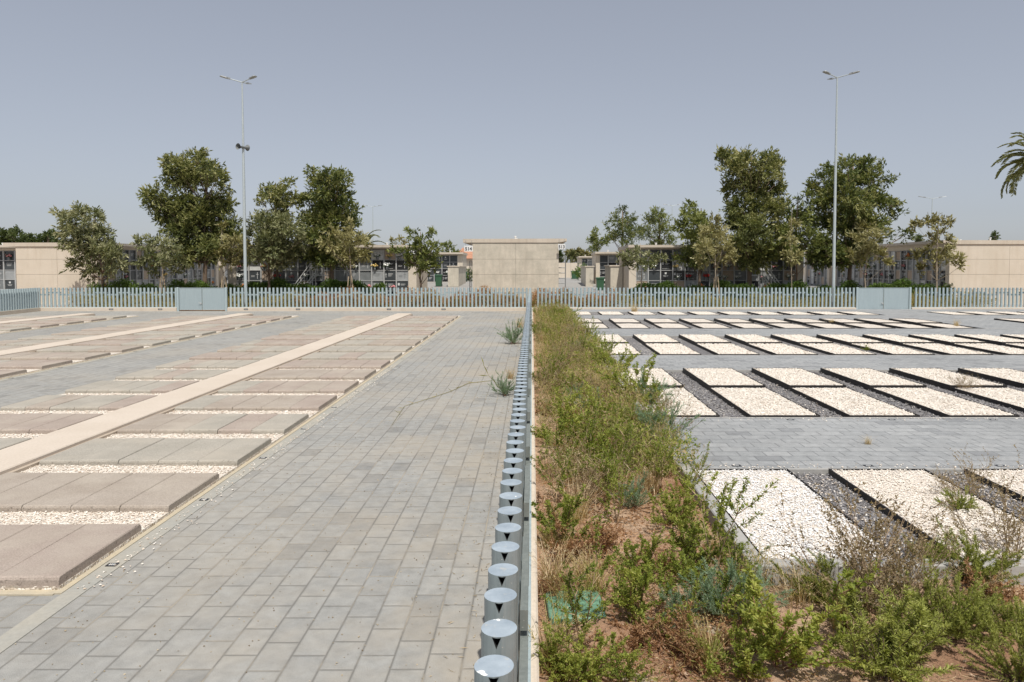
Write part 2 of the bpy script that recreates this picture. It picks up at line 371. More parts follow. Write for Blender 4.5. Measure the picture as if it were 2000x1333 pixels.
# ------------------------------------------------------------------ foliage kit
def unit(v): return v / np.maximum(np.linalg.norm(v, axis=1, keepdims=True), 1e-9)
def leaves(mb, P, D, ln, wd, var, g, mi=0, bend=.0):
    """diamond leaves, one quad each, from P along D"""
    n = len(P); D = unit(D); A = unit(np.cross(D, g.normal(size=(n, 3))))
    ln = np.broadcast_to(ln, (n,))[:, None]; wd = np.broadcast_to(wd, (n,))[:, None]
    N = np.cross(D, A)
    V = np.stack([P, P + D*ln*.5 + A*wd*.5 + N*ln*.06, P + D*ln - N*ln*bend, P + D*ln*.5 - A*wd*.5 + N*ln*.06], axis=1).reshape(-1, 3)
    F = np.arange(4*n).reshape(n, 4)
    mb.add(V, F, mi, var)
def stones(mb, P, size, g, mi=0, flat=.6, var=None):
    n = len(P); O = np.array([(1,0,0),(0,1,0),(-1,0,0),(0,-1,0),(0,0,1),(0,0,-1)], dtype=float)
    F0 = np.array([(0,1,4),(1,2,4),(2,3,4),(3,0,4),(1,0,5),(2,1,5),(3,2,5),(0,3,5)])
    s = size * g.uniform(.6, 1.25, (n, 1, 1)) * .5
    V = O[None] * g.uniform(.65, 1.3, (n, 6, 1)); V = V + g.normal(0, .18, V.shape)
    a = g.uniform(0, 6.28, n); ca, sa = np.cos(a), np.sin(a)
    V[:, :, 2] *= flat; tl = g.normal(0, .3, (n, 1)); V[:, :, 2] += V[:, :, 0]*tl
    x = V[:, :, 0]*ca[:, None] - V[:, :, 1]*sa[:, None]; y = V[:, :, 0]*sa[:, None] + V[:, :, 1]*ca[:, None]
    V = np.stack([x, y, V[:, :, 2]], axis=2) * s + P[:, None, :]
    F = (F0[None] + (np.arange(n)*6)[:, None, None]).reshape(-1, 3)
    v = g.uniform(0, 1, n) if var is None else var
    mb.add(V.reshape(-1, 3), F, mi, np.repeat(v, 8))

def blob_crown(mb, blobs, g, dens=220, spray=.48, ln=.22, wd=.074, per=9, up=.35, droop=0.0, fill=.45):
    """each crown mass is broken into flattened foliage clumps set round its shell, with gaps between them"""
    for (bx, by, bz, r) in blobs:
        nsub = int(np.clip(5 + 9*r, 5, 16)); dd = unit(g.normal(size=(nsub, 3))); dd[:, 2] *= .9
        cen = np.array([bx, by, bz]) + dd * r * g.uniform(.25, .92, (nsub, 1))
        bv = g.normal(.45, .07)
        for c in cen:
            q = r * g.uniform(.22, .42); ns = max(3, int(dens * r * r * .86 / nsub)); cv = g.normal(0, .13)
            d = unit(g.normal(size=(ns, 3))); o = c + d * q * (g.uniform(0, 1, ns) ** .4)[:, None] * np.array([1.15, 1.15, .6])
            outw = unit((c - np.array([bx, by, bz]))[None] + .25*g.normal(size=(1, 3)))
            sdv = unit(d*.6 + outw*.9 + g.normal(0, .4, (ns, 3)) + np.array([0, 0, up - droop]))
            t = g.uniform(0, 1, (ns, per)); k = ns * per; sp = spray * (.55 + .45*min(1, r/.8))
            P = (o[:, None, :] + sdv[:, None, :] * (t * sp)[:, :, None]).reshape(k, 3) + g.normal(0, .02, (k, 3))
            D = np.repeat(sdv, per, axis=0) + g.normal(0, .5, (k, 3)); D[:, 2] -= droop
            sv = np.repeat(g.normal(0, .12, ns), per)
            leaves(mb, P, D, ln * g.uniform(.6, 1.3, k), wd * g.uniform(.7, 1.3, k), np.clip(bv + cv + sv + (t.reshape(k)-.5)*.34 + g.normal(0, .12, k), 0, 1), g)  # paler spray tips: new growth, with sunlit highlights painted into the leaf colour

def limbs(mb, base, top, blobs, r0, g, n=8):
    base = Vector(base); top = Vector(top)
    pts = [base]; m = 5
    for i in range(1, m+1):
        q = base.lerp(top, i/m); q += Vector((g.normal(0, .04), g.normal(0, .04), 0)) * (i < m); pts.append(q)
    mb.tube(pts, [r0*(1.25 if i == 0 else 1) * (1 - .75*i/m) for i in range(m+1)], n)
    for (bx, by, bz, r) in blobs:
        b = Vector((bx, by, bz)); h = max(.3, min(.9, (bz - base.z) / max(.1, (top.z - base.z)) - .16 - g.uniform(0, .1)))
        a = base.lerp(top, h); mid = a.lerp(b, .55) + Vector((g.normal(0, .08), g.normal(0, .08), -.04*(b-a).length + g.normal(0, .05)))
        rr = r0 * (1 - .75*h) * .42
        mb.tube([a, mid, b], [rr, rr*.6, rr*.22], 5)
        for q in range(3):
            e = b + Vector(tuple(g.normal(0, 1, 3))) * r * .55; mb.tube([mid.lerp(b, .5), e], [rr*.3, rr*.1], 4)

TREES = []
def tree(name, label, Y, tx, topy, pblobs, mat, bark='bark', r0=.11, basez=0.0, dens=220, cat='tree', group='trees beyond the far fence', lean=0.0, stake=False, seed=1, **kw):
    g = np.random.default_rng(seed)
    X0 = (tx - VX) * Y / FPX; root = thing(name, label, cat, (X0, Y, basez), 0, group)
    zt = AY(tx, topy, Y)[1] - basez
    bl = []
    for (px, py, rp) in pblobs:
        x, z = AY(px, py, Y); r = rp * Y / FPX * .9
        for k in range(2 if r > .35 else 1):
            dy = g.normal(0, .55) * min(1.6, .5 + r) if k == 0 else g.normal(0, 1.0) * min(1.8, .6 + r)
            dy = max(-1.9, min(2.4, dy))
            sc = (Y + dy) / Y    # same sight line at a different depth keeps the outline honest
            bl.append(((x*sc) - X0, dy, (H + (z - H)*sc) - basez, r * (1.0 if k == 0 else .85)))
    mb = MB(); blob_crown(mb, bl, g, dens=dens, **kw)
    tb = MB(); limbs(tb, (0, 0, 0), (lean, 0, zt - .15), bl, r0, g)
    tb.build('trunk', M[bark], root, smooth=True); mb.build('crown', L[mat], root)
    if stake:
        sb = MB()
        for sx in (-.22, .25): sb.tube([(sx, .05, 0), (sx*.35, .05, 1.75)], .03, 6)
        sb.build('stake', M['stake'], root)
    return root

# ------------------------------------------------------------------ ground and paving
def sheet(name, mat, x0, x1, y0, y1, z, nx=1, ny=1, fn=None, label=None):
    mb = MB(); xs = np.linspace(x0, x1, nx+1); ys = np.linspace(y0, y1, ny+1)
    X, Yg = np.meshgrid(xs, ys); Z = np.full(X.shape, float(z))
    if fn is not None: Z = Z + fn(X, Yg)
    V = np.stack([X, Yg, Z], axis=2).reshape(-1, 3); i = np.arange(nx*ny); a = (i // nx)*(nx+1) + i % nx
    mb.add(V, np.stack([a, a+1, a+nx+2, a+nx+1], axis=1))
    o = mb.build(name, mat, smooth=fn is not None); tag(o, kind='structure'); return o

def soilmat():
    t = NT('red_soil'); n1 = t.noise(.9, 6, .65); n2 = t.noise(14, 6, .7); n3 = t.noise(90, 4, .7)
    col = t.ramp(n1, [(.3, C(.34,.19,.12)), (.5, C(.44,.285,.185)), (.68, C(.57,.43,.31))])
    col = t.mix(1.0, col, t.ramp(n2, [(.3, .72), (.7, 1.22)]), 'MULTIPLY'); col = t.mix(1.0, col, t.ramp(n3, [(.3, .82), (.7, 1.15)]), 'MULTIPLY')
    t.base(col); t.rough(.95); t.p.inputs['Specular IOR Level'].default_value = .1
    t.bump(t.math('ADD', n2, t.math('MULTIPLY', n3, .5)), .9, .03); return t.m
M['soil'] = soilmat(); M['debris'] = stonemat('debris', [C(.16,.12,.08), C(.36,.29,.19), C(.5,.42,.3)])
M['terrain'] = simple('dry_ground', C(.30,.25,.18), .95, .25, .2, 3, .3)
sheet('ground', M['terrain'], -1400, 1400, -200, 2200, -.06)
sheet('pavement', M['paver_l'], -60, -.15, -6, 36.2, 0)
def lump(X, Yv): return .022*np.sin(X*5.1 + 1.3*np.sin(Yv*3.7)) + .018*np.sin(Yv*7.3 + X*2.9) + .014*np.sin(X*13.0 + Yv*9.0)
sheet('planting_bed_soil', M['soil'], .02, 1.58, 4.9, 36.1, -.02, 22, 320, lump)
sheet('garden_soil', M['soil'], .02, 14, -4, 5.06, -.02, 170, 110, lump)
sheet('far_planting_soil', M['soil'], -60, 60, 36.33, 40.6, 0.0)
# alley ground climbs gently beyond the fence
mb = MB(); ys = [40.6, 42, 50, 58, 66, 75, 95, 130]; zs = [0.0, .03, .28, .55, .78, .8, .75, .7]
for i in range(len(ys)-1): mb.quad((-70, ys[i], zs[i]), (70, ys[i], zs[i]), (70, ys[i+1], zs[i+1]), (-70, ys[i+1], zs[i+1]))
tag(mb.build('cemetery_road', M['paver_far']), kind='structure')
def alleyz(Y): return float(np.interp(Y, ys, zs))

# left court: kerb line, gravel fields, pale raised channels, slab covered graves
BX = [(-8.24, -3.28), (-15.62, -10.68), (-23.0, -18.02)]     # x range of each grave field
BY0, BPITCH, BDEP = 4.84, 1.5, 1.04
mb = MB()
for (a, b) in BX:
    mb.box(b+.03, b+.17, -5 if b > -4 else 3.5, 32.35, -.03, .006)
    mb.box(a-.17, a-.03, 3.5, 32.35, -.03, .006)
tag(mb.build('flush_kerb', M['kerb']), kind='structure')
mb = MB()
for (a, b) in BX:
    mb.box(b-.02, b+.028, BY0-.05, 32.35, -.03, .010); mb.box(a-.028, a+.02, BY0-.05, 32.35, -.03, .010); mb.box(a, b-.02, BY0-.07, BY0, -.03, .010)
tag(mb.build('sand_edge', M['sand']), kind='structure')
g0 = np.random.default_rng(3)
for bi, (a, b) in enumerate(BX):
    m = MB(); m.box(a+.02, b-.02, BY0, 32.3, -.03, .035)
    if bi == 0:
        for k in range(7):
            y0 = BY0 + BPITCH*k + BDEP; n = int(2200*4.9*.46 * (1 if k < 3 else .6))
            P = np.stack([g0.uniform(a+.05, b-.04, n), g0.uniform(y0+.0, y0+.46, n), g0.uniform(.033, .048, n)], axis=1)
            stones(m, P, .021 if k < 3 else .028, g0, 1, .45)
    o = m.build('gravel_bed', [M['gw_l'], M['st_w']]); tag(o, 'pale gravel showing between the slab graves', kind='stuff')
    sx = b - 2.98; mb = MB()
    mb.rbox(sx, sx+.66, BY0-.3 if bi else -3, 32.75, -.02, .115, .012)
    mb.box(sx+.66, sx+.71, BY0-.3 if bi else -3, 32.75, -.02, .07, 1); mb.box(sx-.05, sx, BY0-.3 if bi else -3, 32.75, -.02, .07, 1)
    tag(mb.build('concrete_walkway', [M['strip'], M['stripside']]), kind='structure')

def slab_mesh(w, dep, seed):
    g = np.random.default_rng(seed); z0, z1 = .022, .098; r = .024; x0, x1 = .003, w-.003
    prof = [(0, z0), (0, z1-r), (.007, z1-.009), (.023, z1)]; n = 12; mb = MB()
    full = prof + [(dep-.023, z1), (dep-.007, z1-.009), (dep, z1-r), (dep, z0)]
    xs = np.array([x0, x0+.006] + list(np.linspace(x0+.04, x1-.04, n-3)) + [x1-.006, x1])
    V = []
    for i, x in enumerate(xs):
        e = .006 if i in (0, len(xs)-1) else 0
        for (y, z) in full:
            V.append((x, y + g.normal(0, .0012), z - (e if z > .05 else 0) + g.normal(0, .0008)))
    k = len(full); F = []
    for i in range(len(xs)-1):
        for j in range(k-1): F.append((i*k+j, (i+1)*k+j, (i+1)*k+j+1, i*k+j+1))
    F.append(tuple(range(k))); F.append(tuple((len(xs)-1)*k + j for j in range(k-1, -1, -1)))
    mb.add(V, F); return mb
SLABP = {}
def slab_proto(kind, w, variant):
    key = (kind, w, variant)
    if key not in SLABP:
        o = slab_mesh(w, BDEP, variant+5).build('slab', M['slab'][kind]); SLABP[key] = o.data; bpy.data.objects.remove(o)
    return SLABP[key]
FIELD = ['field nearest the fence', 'middle field', 'far left field']
for bi, (a, b) in enumerate(BX):
    sx = b - 2.98
    nrow = 18
    for side in (0, 1):
        x0, x1 = ((sx+.73, b-.02) if side == 0 else (a+.02, sx-.07)); w = (x1-x0)/5
        for k in range(nrow):
            y = BY0 + BPITCH*k
            # skip graves wholly outside the frame
            if (x1 < -(VX/FPX)*(y+BDEP) - .1): continue
            nm = ORD[k+1]
            t = thing('grave_cover', '%s slab grave %s of the pale strip in the %s' % (nm, 'right' if side == 0 else 'left', FIELD[bi]),
                      'grave cover', (x0, y + rnd.uniform(-.015, .015), 0), 0, 'slab covered graves in the left court')
            base = rnd.choice([0, 1, 2])
            for q in range(5):
                kind = base if rnd.random() < .6 else rnd.choice([0, 1, 2])
                o = bpy.data.objects.new('slab', slab_proto(kind, round(w, 4), rnd.choice([0, 1]))); COL.objects.link(o); o.parent = t
                o.location = (q*w, rnd.uniform(-.006, .006), rnd.uniform(-.003, .004))
        # number plates set in the kerb
# small number plates let into the flush kerb beside each grave
mbp = MB(); mbp.box(-.04, .04, -.028, .028, 0, .004)
for i in range(3): mbp.box(-.022+.016*i, -.012+.016*i, -.013, .013, .004, .0055, 1)
pl0 = mbp.build('number_plate', [M['plate'], M['mark']]); first = True
for bi, (a, b) in enumerate(BX[:2]):
    for k in range(18 if bi == 0 else 18):
        y = BY0 + BPITCH*k + .42
        if b + .1 < -(VX/FPX)*y: continue
        if y > 24: continue
        o = pl0 if first else copy_part(pl0, None); first = False
        o.location = (b + .1, y, .006)
        tag(o, 'dark plate in the kerb beside the %s slab row of the %s' % (ORD[k+1], FIELD[bi]), 'number plate', 'number plates in the flush kerb')

# right court: raised paths, dark gravel beds, steel edged white gravel plots
PATHS = [(7.5, 10.02), (14.76, 17.2), (22.08, 24.66), (28.98, 31.6), (33.9, 36.15)]
mb = MB()
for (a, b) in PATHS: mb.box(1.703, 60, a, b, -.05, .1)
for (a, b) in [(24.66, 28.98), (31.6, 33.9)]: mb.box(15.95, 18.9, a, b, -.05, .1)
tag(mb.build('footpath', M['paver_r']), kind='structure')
mb = MB()
for (a, b) in PATHS:
    x = 1.703
    while x < 24:
        if a > 7.6: mb.box(x+.002, x+.496, a-.055, a-.003, -.05, .104)
        if b < 36: mb.box(x+.002, x+.496, b+.003, b+.055, -.05, .104)
        if a < 7.6: mb.box(x+.002, x+.496, a-.055, a-.003, -.05, .104)
        x += .5
tag(mb.build('path_kerb', M['kerb_grey']), kind='structure')
mb = MB(); mb.rbox(1.575, 1.700, 4.98, 36.1, -.06, .125, .01); mb.rbox(1.700, 14, 4.98, 5.1, -.06, .125, .01)
tag(mb.build('bed_kerb', M['kerb_grey']), kind='structure')
ROWS = [(5.10, [(5.103, 7.40)]), (10.08, [(10.12, 12.46), (12.52, 14.66)]), (17.26, [(17.30, 19.72), (19.78, 22.00)]), (24.72, [(24.76, 26.82), (26.88, 28.90)]), (31.66, [(31.70, 33.84)])]
gd = np.random.default_rng(12)
for ri, (y0, sub) in enumerate(ROWS):
    y1 = sub[-1][1] + .03; m = MB(); m.box(1.703, 15.95 if ri >= 3 else 26, y0, y1, -.05, .056)
    if ri >= 3: m.box(18.9, 30, y0, y1, -.05, .056)
    if ri < 2:
        n = 26000 if ri == 0 else 20000; xm = 7.0 if ri == 0 else 12.0
        X = gd.uniform(1.8, xm, n); ok = ((X - 1.72) % 1.435) > .99; X = X[ok]
        P = np.stack([X, gd.uniform(y0, y1, len(X)), gd.uniform(.055, .068, len(X))], axis=1)
        stones(m, P, .026 if ri == 0 else .034, gd, 1, .8)
        n2 = int(len(X)*.22); X = gd.uniform(1.8, xm, n2*3); ok = (((X - 1.72) % 1.435) > 1.0); X = X[ok]
        off = gd.uniform(0, 1, len(X)); keep = (np.sin(X*3.1)*.5+.5) > off*.9; X = X[keep]
        P = np.stack([X, gd.uniform(y0, y1, len(X)), np.full(len(X), .076)], axis=1); stones(m, P, .020, gd, 2, .5)
    o = m.build('dark_gravel_bed', [M['gd'], M['st_d'], M['st_w']]); tag(o, 'dark slate gravel between the white plots', kind='stuff')

def plot_gravel(w, d, n, size, seed, mats):
    g = np.random.default_rng(seed); m = MB(); nx, ny = 12, 24
    X, Yg = np.meshgrid(np.linspace(.012, w-.012, nx+1), np.linspace(.012, d-.012, ny+1))
    Z = .112 + .006*np.sin(X*6+seed) * np.sin(Yg*4) + g.normal(0, .003, X.shape)
    V = np.stack([X, Yg, Z], axis=2).reshape(-1, 3); i = np.arange(nx*ny); a = (i//nx)*(nx+1) + i % nx
    m.add(V, np.stack([a, a+1, a+nx+2, a+nx+1], axis=1))
    if n:
        P = np.stack([g.uniform(.012, w-.012, n), g.uniform(.012, d-.012, n), .116 + g.uniform(-.006, .010, n)], axis=1)
        stones(m, P, size*.88, g, 1, .42, np.clip(g.beta(3.0, 1.6, n), 0, 1))
    o = m.build('gravel', mats); me = o.data; bpy.data.objects.remove(o); return me
def plot_frame(w, d, front=True, left=True):
    m = MB(); t = .012
    m.box(w, w+t, -t, d+t, 0, .125)
    if left: m.box(-t, 0, -t, d+t, 0, .125)
    if front: m.box(0, w, -t, 0, 0, .123)
    m.box(0, w, d, d+t, 0, .123)
    o = m.build('frame', M['steel_black']); me = o.data; bpy.data.objects.remove(o); return me
PW = .99; cache = {}
NEARN = ['nearest row', 'second row', 'third row', 'fourth row', 'last row']
for ri, (y0, sub) in enumerate(ROWS):
    for si, (a, b) in enumerate(sub):
        d = b - a
        for k in range(0, 17):
            x = 1.704 if k == 0 else 1.72 + 1.435*k
            blk2 = False
            if ri >= 3:
                if k == 10: continue
                if k > 10: x = 18.95 + 1.435*(k-11); blk2 = True
            if x > (2000-VX)/FPX*(b+.1) + .1: continue
            w = PW
            n = [7600, 5200, 2600, 0, 0][ri]; size = [.022, .031, .042, 0, 0][ri]
            pure = (ri == 0 and k == 0)
            key = (round(w, 3), round(d, 3), pure, ri == 0)
            if key not in cache:
                cache[key] = (plot_frame(w, d, ri != 0, not pure), plot_gravel(w, d, n, size or .03, ri*7+si+3, [M['gw'], M['st_pure'] if pure else M['st_w']]))
            half = '' if len(sub) == 1 else (', front of its pair' if si == 0 else ', rear of its pair')
            lab = 'white gravel plot in the %s, %s from the weedy bed%s' % (NEARN[ri], ORD[k+1], half)
            if blk2: lab = 'white gravel plot in the %s, %s beyond the cross path%s' % (NEARN[ri], ORD[k-10], half)
            if pure: lab = 'brightest pure white gravel plot, in the nearest row against the grey kerb corner'
            t = thing('gravel_plot', lab, 'grave plot', (x, a, .032 if si == 1 else 0), 0, 'white gravel plots on the right')
            for nme, me in zip(('frame', 'gravel'), cache[key]):
                o = bpy.data.objects.new(nme, me); COL.objects.link(o); o.parent = t
mbp2 = MB(); mbp2.box(-.05, .05, -.03, .03, 0, .004)
for i in range(3): mbp2.box(-.025+.018*i, -.013+.018*i, -.012, .012, .004, .0055, 1)
pr0 = mbp2.build('number_plate', [M['plate'], M['mark']]); first = True
for ri, yy in ((0, 7.60), (1, 9.92)):
    for k in range(0, 6):
        x = 1.72 + 1.435*k + .5
        if x > .69*yy: continue
        o = pr0 if first else copy_part(pr0, None); first = False
        o.location = (x, yy, .1)
        tag(o, 'dark number plate on the near path %s the %s plot from the weedy bed' % ('behind' if ri == 0 else 'before', ORD[k+1]), 'number plate', 'number plates on the right path')

m = MB(); gs = np.random.default_rng(91); n = 420
Xs = gs.uniform(1.9, 9, n); Ys = np.where(gs.random(n) < .5, 7.50 + np.abs(gs.normal(0, .09, n)), 10.02 - np.abs(gs.normal(0, .09, n))); stones(m, np.stack([Xs, Ys, np.full(n, .108)], axis=1), .02, gs)
n = 500; Xs = -3.20 + np.abs(gs.normal(0, .10, n)); stones(m, np.stack([Xs, gs.uniform(4.8, 16, n), np.full(n, .012)], axis=1), .018, gs)
tag(m.build('spilled_gravel', M['st_w']), 'loose pale stones spilled over the kerbs', kind='stuff')
m = MB(); n = 1500; Xs = gs.uniform(-3.1, -.22, n); Ys = gs.uniform(3.2, 16, n); P = np.stack([Xs, Ys, np.full(n, .004)], axis=1); stones(m, P, .011, gs); n = 900
leaves(m, np.stack([-.22 - np.abs(gs.normal(0, .25, n)), gs.uniform(3.5, 30, n), np.full(n, .006)], axis=1), np.stack([gs.normal(0, 1, n), gs.normal(0, 1, n), gs.uniform(0, .15, n)], axis=1), gs.uniform(.02, .07, n), .006, gs.uniform(0, 1, n), gs)
tag(m.build('grit', M['debris']), 'grit and dry bits scattered on the left paving', kind='stuff')

# ------------------------------------------------------------------ picket fences
def picket_mesh(r=.053, z0=.2, z1=1.2, notch=True):
    """tube with a V notch under its cap; front of the notch faces -Y; returns MB with paint, cap, inside"""
    m = MB(); n = 24
    ang = [R(-90 + 15*i) for i in range(n)]           # vertex 0 points to -Y
    bot = [(r*math.cos(a), r*math.sin(a), z0) for a in ang]; top = [(r*math.cos(a), r*math.sin(a), z1) for a in ang]
    V = bot + top; F = []
    for i in range(n):
        j = (i+1) % n
        if notch and i in (0, n-1): continue
        F.append((i, j, n+j, n+i))
    m.add(V, F)
    cap = [(r*1.0*math.cos(a), r*1.0*math.sin(a), z1) for a in ang]
    m.add(cap, [tuple(range(n))], 1)
    if notch:
        L0 = bot[n-1]; L1 = top[n-1]; Rr0 = bot[1]; R1 = top[1]; C0 = bot[0]; C1 = top[0]
        zt = z1 - .004; za = z1 - .036
        A = (L1[0]*.95, L1[1]*.98+.0, zt); B = (R1[0]*.95, R1[1]*.98, zt); Ap = (0, -r, za); T = (0, -r, zt)
        m.add([L0, C0, Ap, A, L1, C1, T], [(0, 1, 2, 3, 4), (4, 3, 6, 5)]); m.add([C0, Rr0, R1, B, Ap, T, C1], [(0, 1, 2, 3, 4), (6, 5, 3, 2)])
        ins = .03; k = lambda p: (p[0]*.9, p[1]+ins, p[2])
        m.add([A, B, Ap, k(A), k(B), k(Ap)], [(0, 1, 4, 3), (1, 2, 5, 4), (2, 0, 3, 5), (3, 4, 5)], 2)
    return m
PKM = picket_mesh().build('picket', [M['fence'], M['fence_cap'], M['hole']])
PK = PKM.data; bpy.data.objects.remove(PKM); PKN = PK.copy(); PKN.materials[0] = M['near_paint']
SP = .2
def fence(label, p0, p1, rail_side=1, near=False, zoff=0.0):
    """p0 -> p1 straight run; local +Y runs along the fence"""
    d = Vector((p1[0]-p0[0], p1[1]-p0[1], 0)); Lg = d.length; rz = math.atan2(d.y, d.x) - math.pi/2
    t = thing('picket_fence', label, 'fence', (p0[0], p0[1], zoff), rz, 'grey steel picket fences')
    n = int(Lg / SP) + 1
    for i in range(min(n, 100)):
        o = bpy.data.objects.new('picket', PKN if near else PK); COL.objects.link(o); o.parent = t
        jit = rnd.uniform(-.0015, .0015) if near else 0
        o.location = (jit, i*SP, 0); o.rotation_euler = (rnd.uniform(-.004, .004), rnd.uniform(-.003, .003), rnd.uniform(-.12, .12) if near else 0)
    if n > 100:
        m = MB(); 
        for i in range(100, n):
            m.tube([(0, i*SP, .2), (0, i*SP, 1.2)], .053, 12)
        tag(m.build('picket', [M['fence']], t), 'far run of identical pickets', kind='stuff')
    m = MB(); s = rail_side
    i = 0; up = True
    while i < n-1:
        j = min(i+3, n-1); z = .905 if up else .80
        xa, xb = sorted((s*.055, s*.084)); m.box(xa, xb, i*SP-.06, j*SP+.06, z, z+.078)
        i = j; up = not up
    m.build('rail', M['rail_dull' if near else 'fence'], t)
    m = MB(); xa, xb = sorted((-s*.055, s*.093)); m.box(xa, xb, -.06, Lg+.06, .18, .206)
    m.build('base_plate', M['fence'], t)
    return t
fence('grey steel picket fence running straight away from the camera between paving and weeds', (-.1, 1.44), (-.1, 36.0), 1, True)
fence('grey steel picket fence along the far side from the corner to the left gate', (-18.30, 36.25), (-25.35, 36.25), 1)
fence('grey steel picket fence along the far side between left gate and the dividing fence', (-.28, 36.25), (-15.55, 36.25), 1)
fence('grey steel picket fence along the far side between the dividing fence and the right gate', (16.5, 36.25), (.12, 36.25), 1)
fence('grey steel picket fence along the far side right of the right gate', (30.5, 36.25), (19.55, 36.25), 1)
fence('grey steel picket fence of the left side, turning towards the camera at the corner', (-25.30, 36.05), (-24.70, 31.0), 1)
def plinth(label, x0, x1, y0, y1):
    m = MB(); m.rbox(x0, x1, y0, y1, -.05, .18, .012)
    return tag(m.build('low_wall', M['plinth']), label, 'low wall', 'concrete plinths under the fences')
plinth('low pale concrete plinth under the fence running from the camera', -.2, .035, -3, 36.1)
plinth('low pale concrete plinth under the far fence left of the left gate', -25.4, -18.22, 36.13, 36.38)
plinth('low pale concrete plinth under the far fence between the left gate and the dividing fence', -15.62, -.2, 36.13, 36.38)
plinth('low pale concrete plinth under the far fence between the dividing fence and the right gate', -.2+.003, 16.6, 36.13, 36.38)
plinth('low pale concrete plinth under the far fence right of the right gate', 19.45, 31, 36.13, 36.38)
m = MB(); V = [(-25.46,36.12,-.05),(-25.18,36.12,-.05),(-24.54,30.8,-.05),(-24.82,30.8,-.05)]
m.add(V + [(x, y, .18) for x, y, z in V], [(0,1,2,3),(4,7,6,5),(0,4,5,1),(1,5,6,2),(2,6,7,3),(3,7,4,0)])
tag(m.build('low_wall', M['plinth']), 'low pale concrete plinth under the left side fence', 'low wall', 'concrete plinths under the fences')
# small black number plates on the plinth of the far fence
m = MB(); m.box(-.105, .105, -.006, 0, -.035, .035)
for i in range(5): m.box(-.07+.032*i, -.05+.032*i, -.008, -.006, -.016, .016, 1)
p0 = m.build('number_plate', [M['plate'], M['mark']]); names = ['leftmost', 'second from the left', 'third from the left', 'fourth from the left', 'fifth from the left', 'rightmost']
for i, px in enumerate([215, 311, 479, 581, 759, 866]):
    o = p0 if i == 0 else copy_part(p0, None)
    o.location = ((px-VX)*36.1/FPX, 36.13, .10)
    tag(o, 'small black number plate on the far plinth, %s of the six' % names[i], 'number plate', 'number plates on the far plinth')
# gates
def gate(label, x0, x1):
    t = thing('metal_gate', label, 'gate', ((x0+x1)/2, 36.2, 0), 0, 'double sheet metal gates'); w = x1-x0
    for s in (-1, 1):
        m = MB(); m.rbox(s*w/2-.05, s*w/2+.05, -.05, .05, 0, 1.22, .004); m.build('post', M['fence'], t)
        a, b = sorted((s*.012, s*(w/2-.07))); m = MB()
        m.box(a, b, -.012, .012, .06, 1.2); m.box(a, b, -.02, -.0125, .06, .09); m.box(a, b, -.02, -.0125, 1.17, 1.2)
        m.box(a, a+.03, -.02, -.0125, .0905, 1.1695); m.box(b-.03, b, -.02, -.0125, .0905, 1.1695)
        lf = m.build('gate_leaf', M['gate'], t)
        if s == -1:
            h = MB(); h.rbox(-.09, -.02, -.05, -.021, .36, .43, .003); h.tube([(-.06, -.03, .43), (-.1, -.075, .43), (-.18, -.075, .43)], .009, 6); h.build('handle', M['alu'], lf)
    return t
gate('grey double sheet metal gate in the far fence on the left', -18.16, -15.69)
gate('grey double sheet metal gate in the far fence on the right', 16.66, 19.37)

# ------------------------------------------------------------------ tall lamps
def lamp(label, x, y, ht, az, r0=.088, arm=.62, base=0.0, group='tall three armed lamps', seg=14, head=1.0):
    t = thing('street_lamp', label, 'street lamp', (x, y, base), 0, group)
    m = MB(); m.tube([(0,0,0), (0,0,.02)], [r0*2.1, r0*2.1], 16); m.tube([(0,0,.02), (0,0,ht*.62), (0,0,ht)], [r0, r0*.72, r0*.4], seg); m.build('pole', M['pole'], t, smooth=False)
    for a in az:
        d = Vector((math.cos(R(a)), math.sin(R(a)), .17)).normalized(); sdv = Vector((-math.sin(R(a)), math.cos(R(a)), 0)); o0 = Vector((0, 0, ht-.03))
        m = MB(); m.tube([o0, o0 + d*arm], [.028, .024], 8); am = m.build('arm', M['pole'], t)
        nrm = d.cross(sdv); h0 = o0 + d*(arm-.05); hl = .5*head
        m = MB(); prof = [(0, .045, .05), (.12*head, .06, .055), (.2*head, .11, .035), (hl-.06, .12, .025), (hl, .07, .015)]
        V = []
        for (q, wd, th) in prof:
            c = h0 + d*q
            V += [tuple(c + sdv*wd + nrm*th*.5*(-1)), tuple(c - sdv*wd - nrm*th*.5), tuple(c - sdv*wd*.8 + nrm*th), tuple(c + sdv*wd*.8 + nrm*th)]
        F = [(0,1,2,3)]
        for i in range(len(prof)-1):
            for j in range(4): F.append((i*4+j, i*4+(j+1)%4, i*4+4+(j+1)%4, i*4+4+j))
        F.append(tuple((len(prof)-1)*4 + j for j in (3,2,1,0))); m.add(V, F); hd = m.build('lamp_head', M['lampgrey'], am)
    return t
lamp('tall grey three armed street lamp beside the left gate, carrying a pair of horn loudspeakers', (479.5-VX)*36.75/FPX, 36.75, AY(476, 160, 36.75)[1], [210, -30, 90])
lamp('tall grey three armed street lamp left of the right gate', (1628-VX)*36.75/FPX, 36.75, AY(1631, 151, 36.75)[1], [-30, 210, 90])
m = thing('loudspeaker', 'pair of grey horn loudspeakers clamped to the left tall lamp pole', 'loudspeaker', ((478.5-VX)*36.75/FPX, 36.7, AY(478, 288, 36.7)[1])); m.scale = (.8, .8, .8)
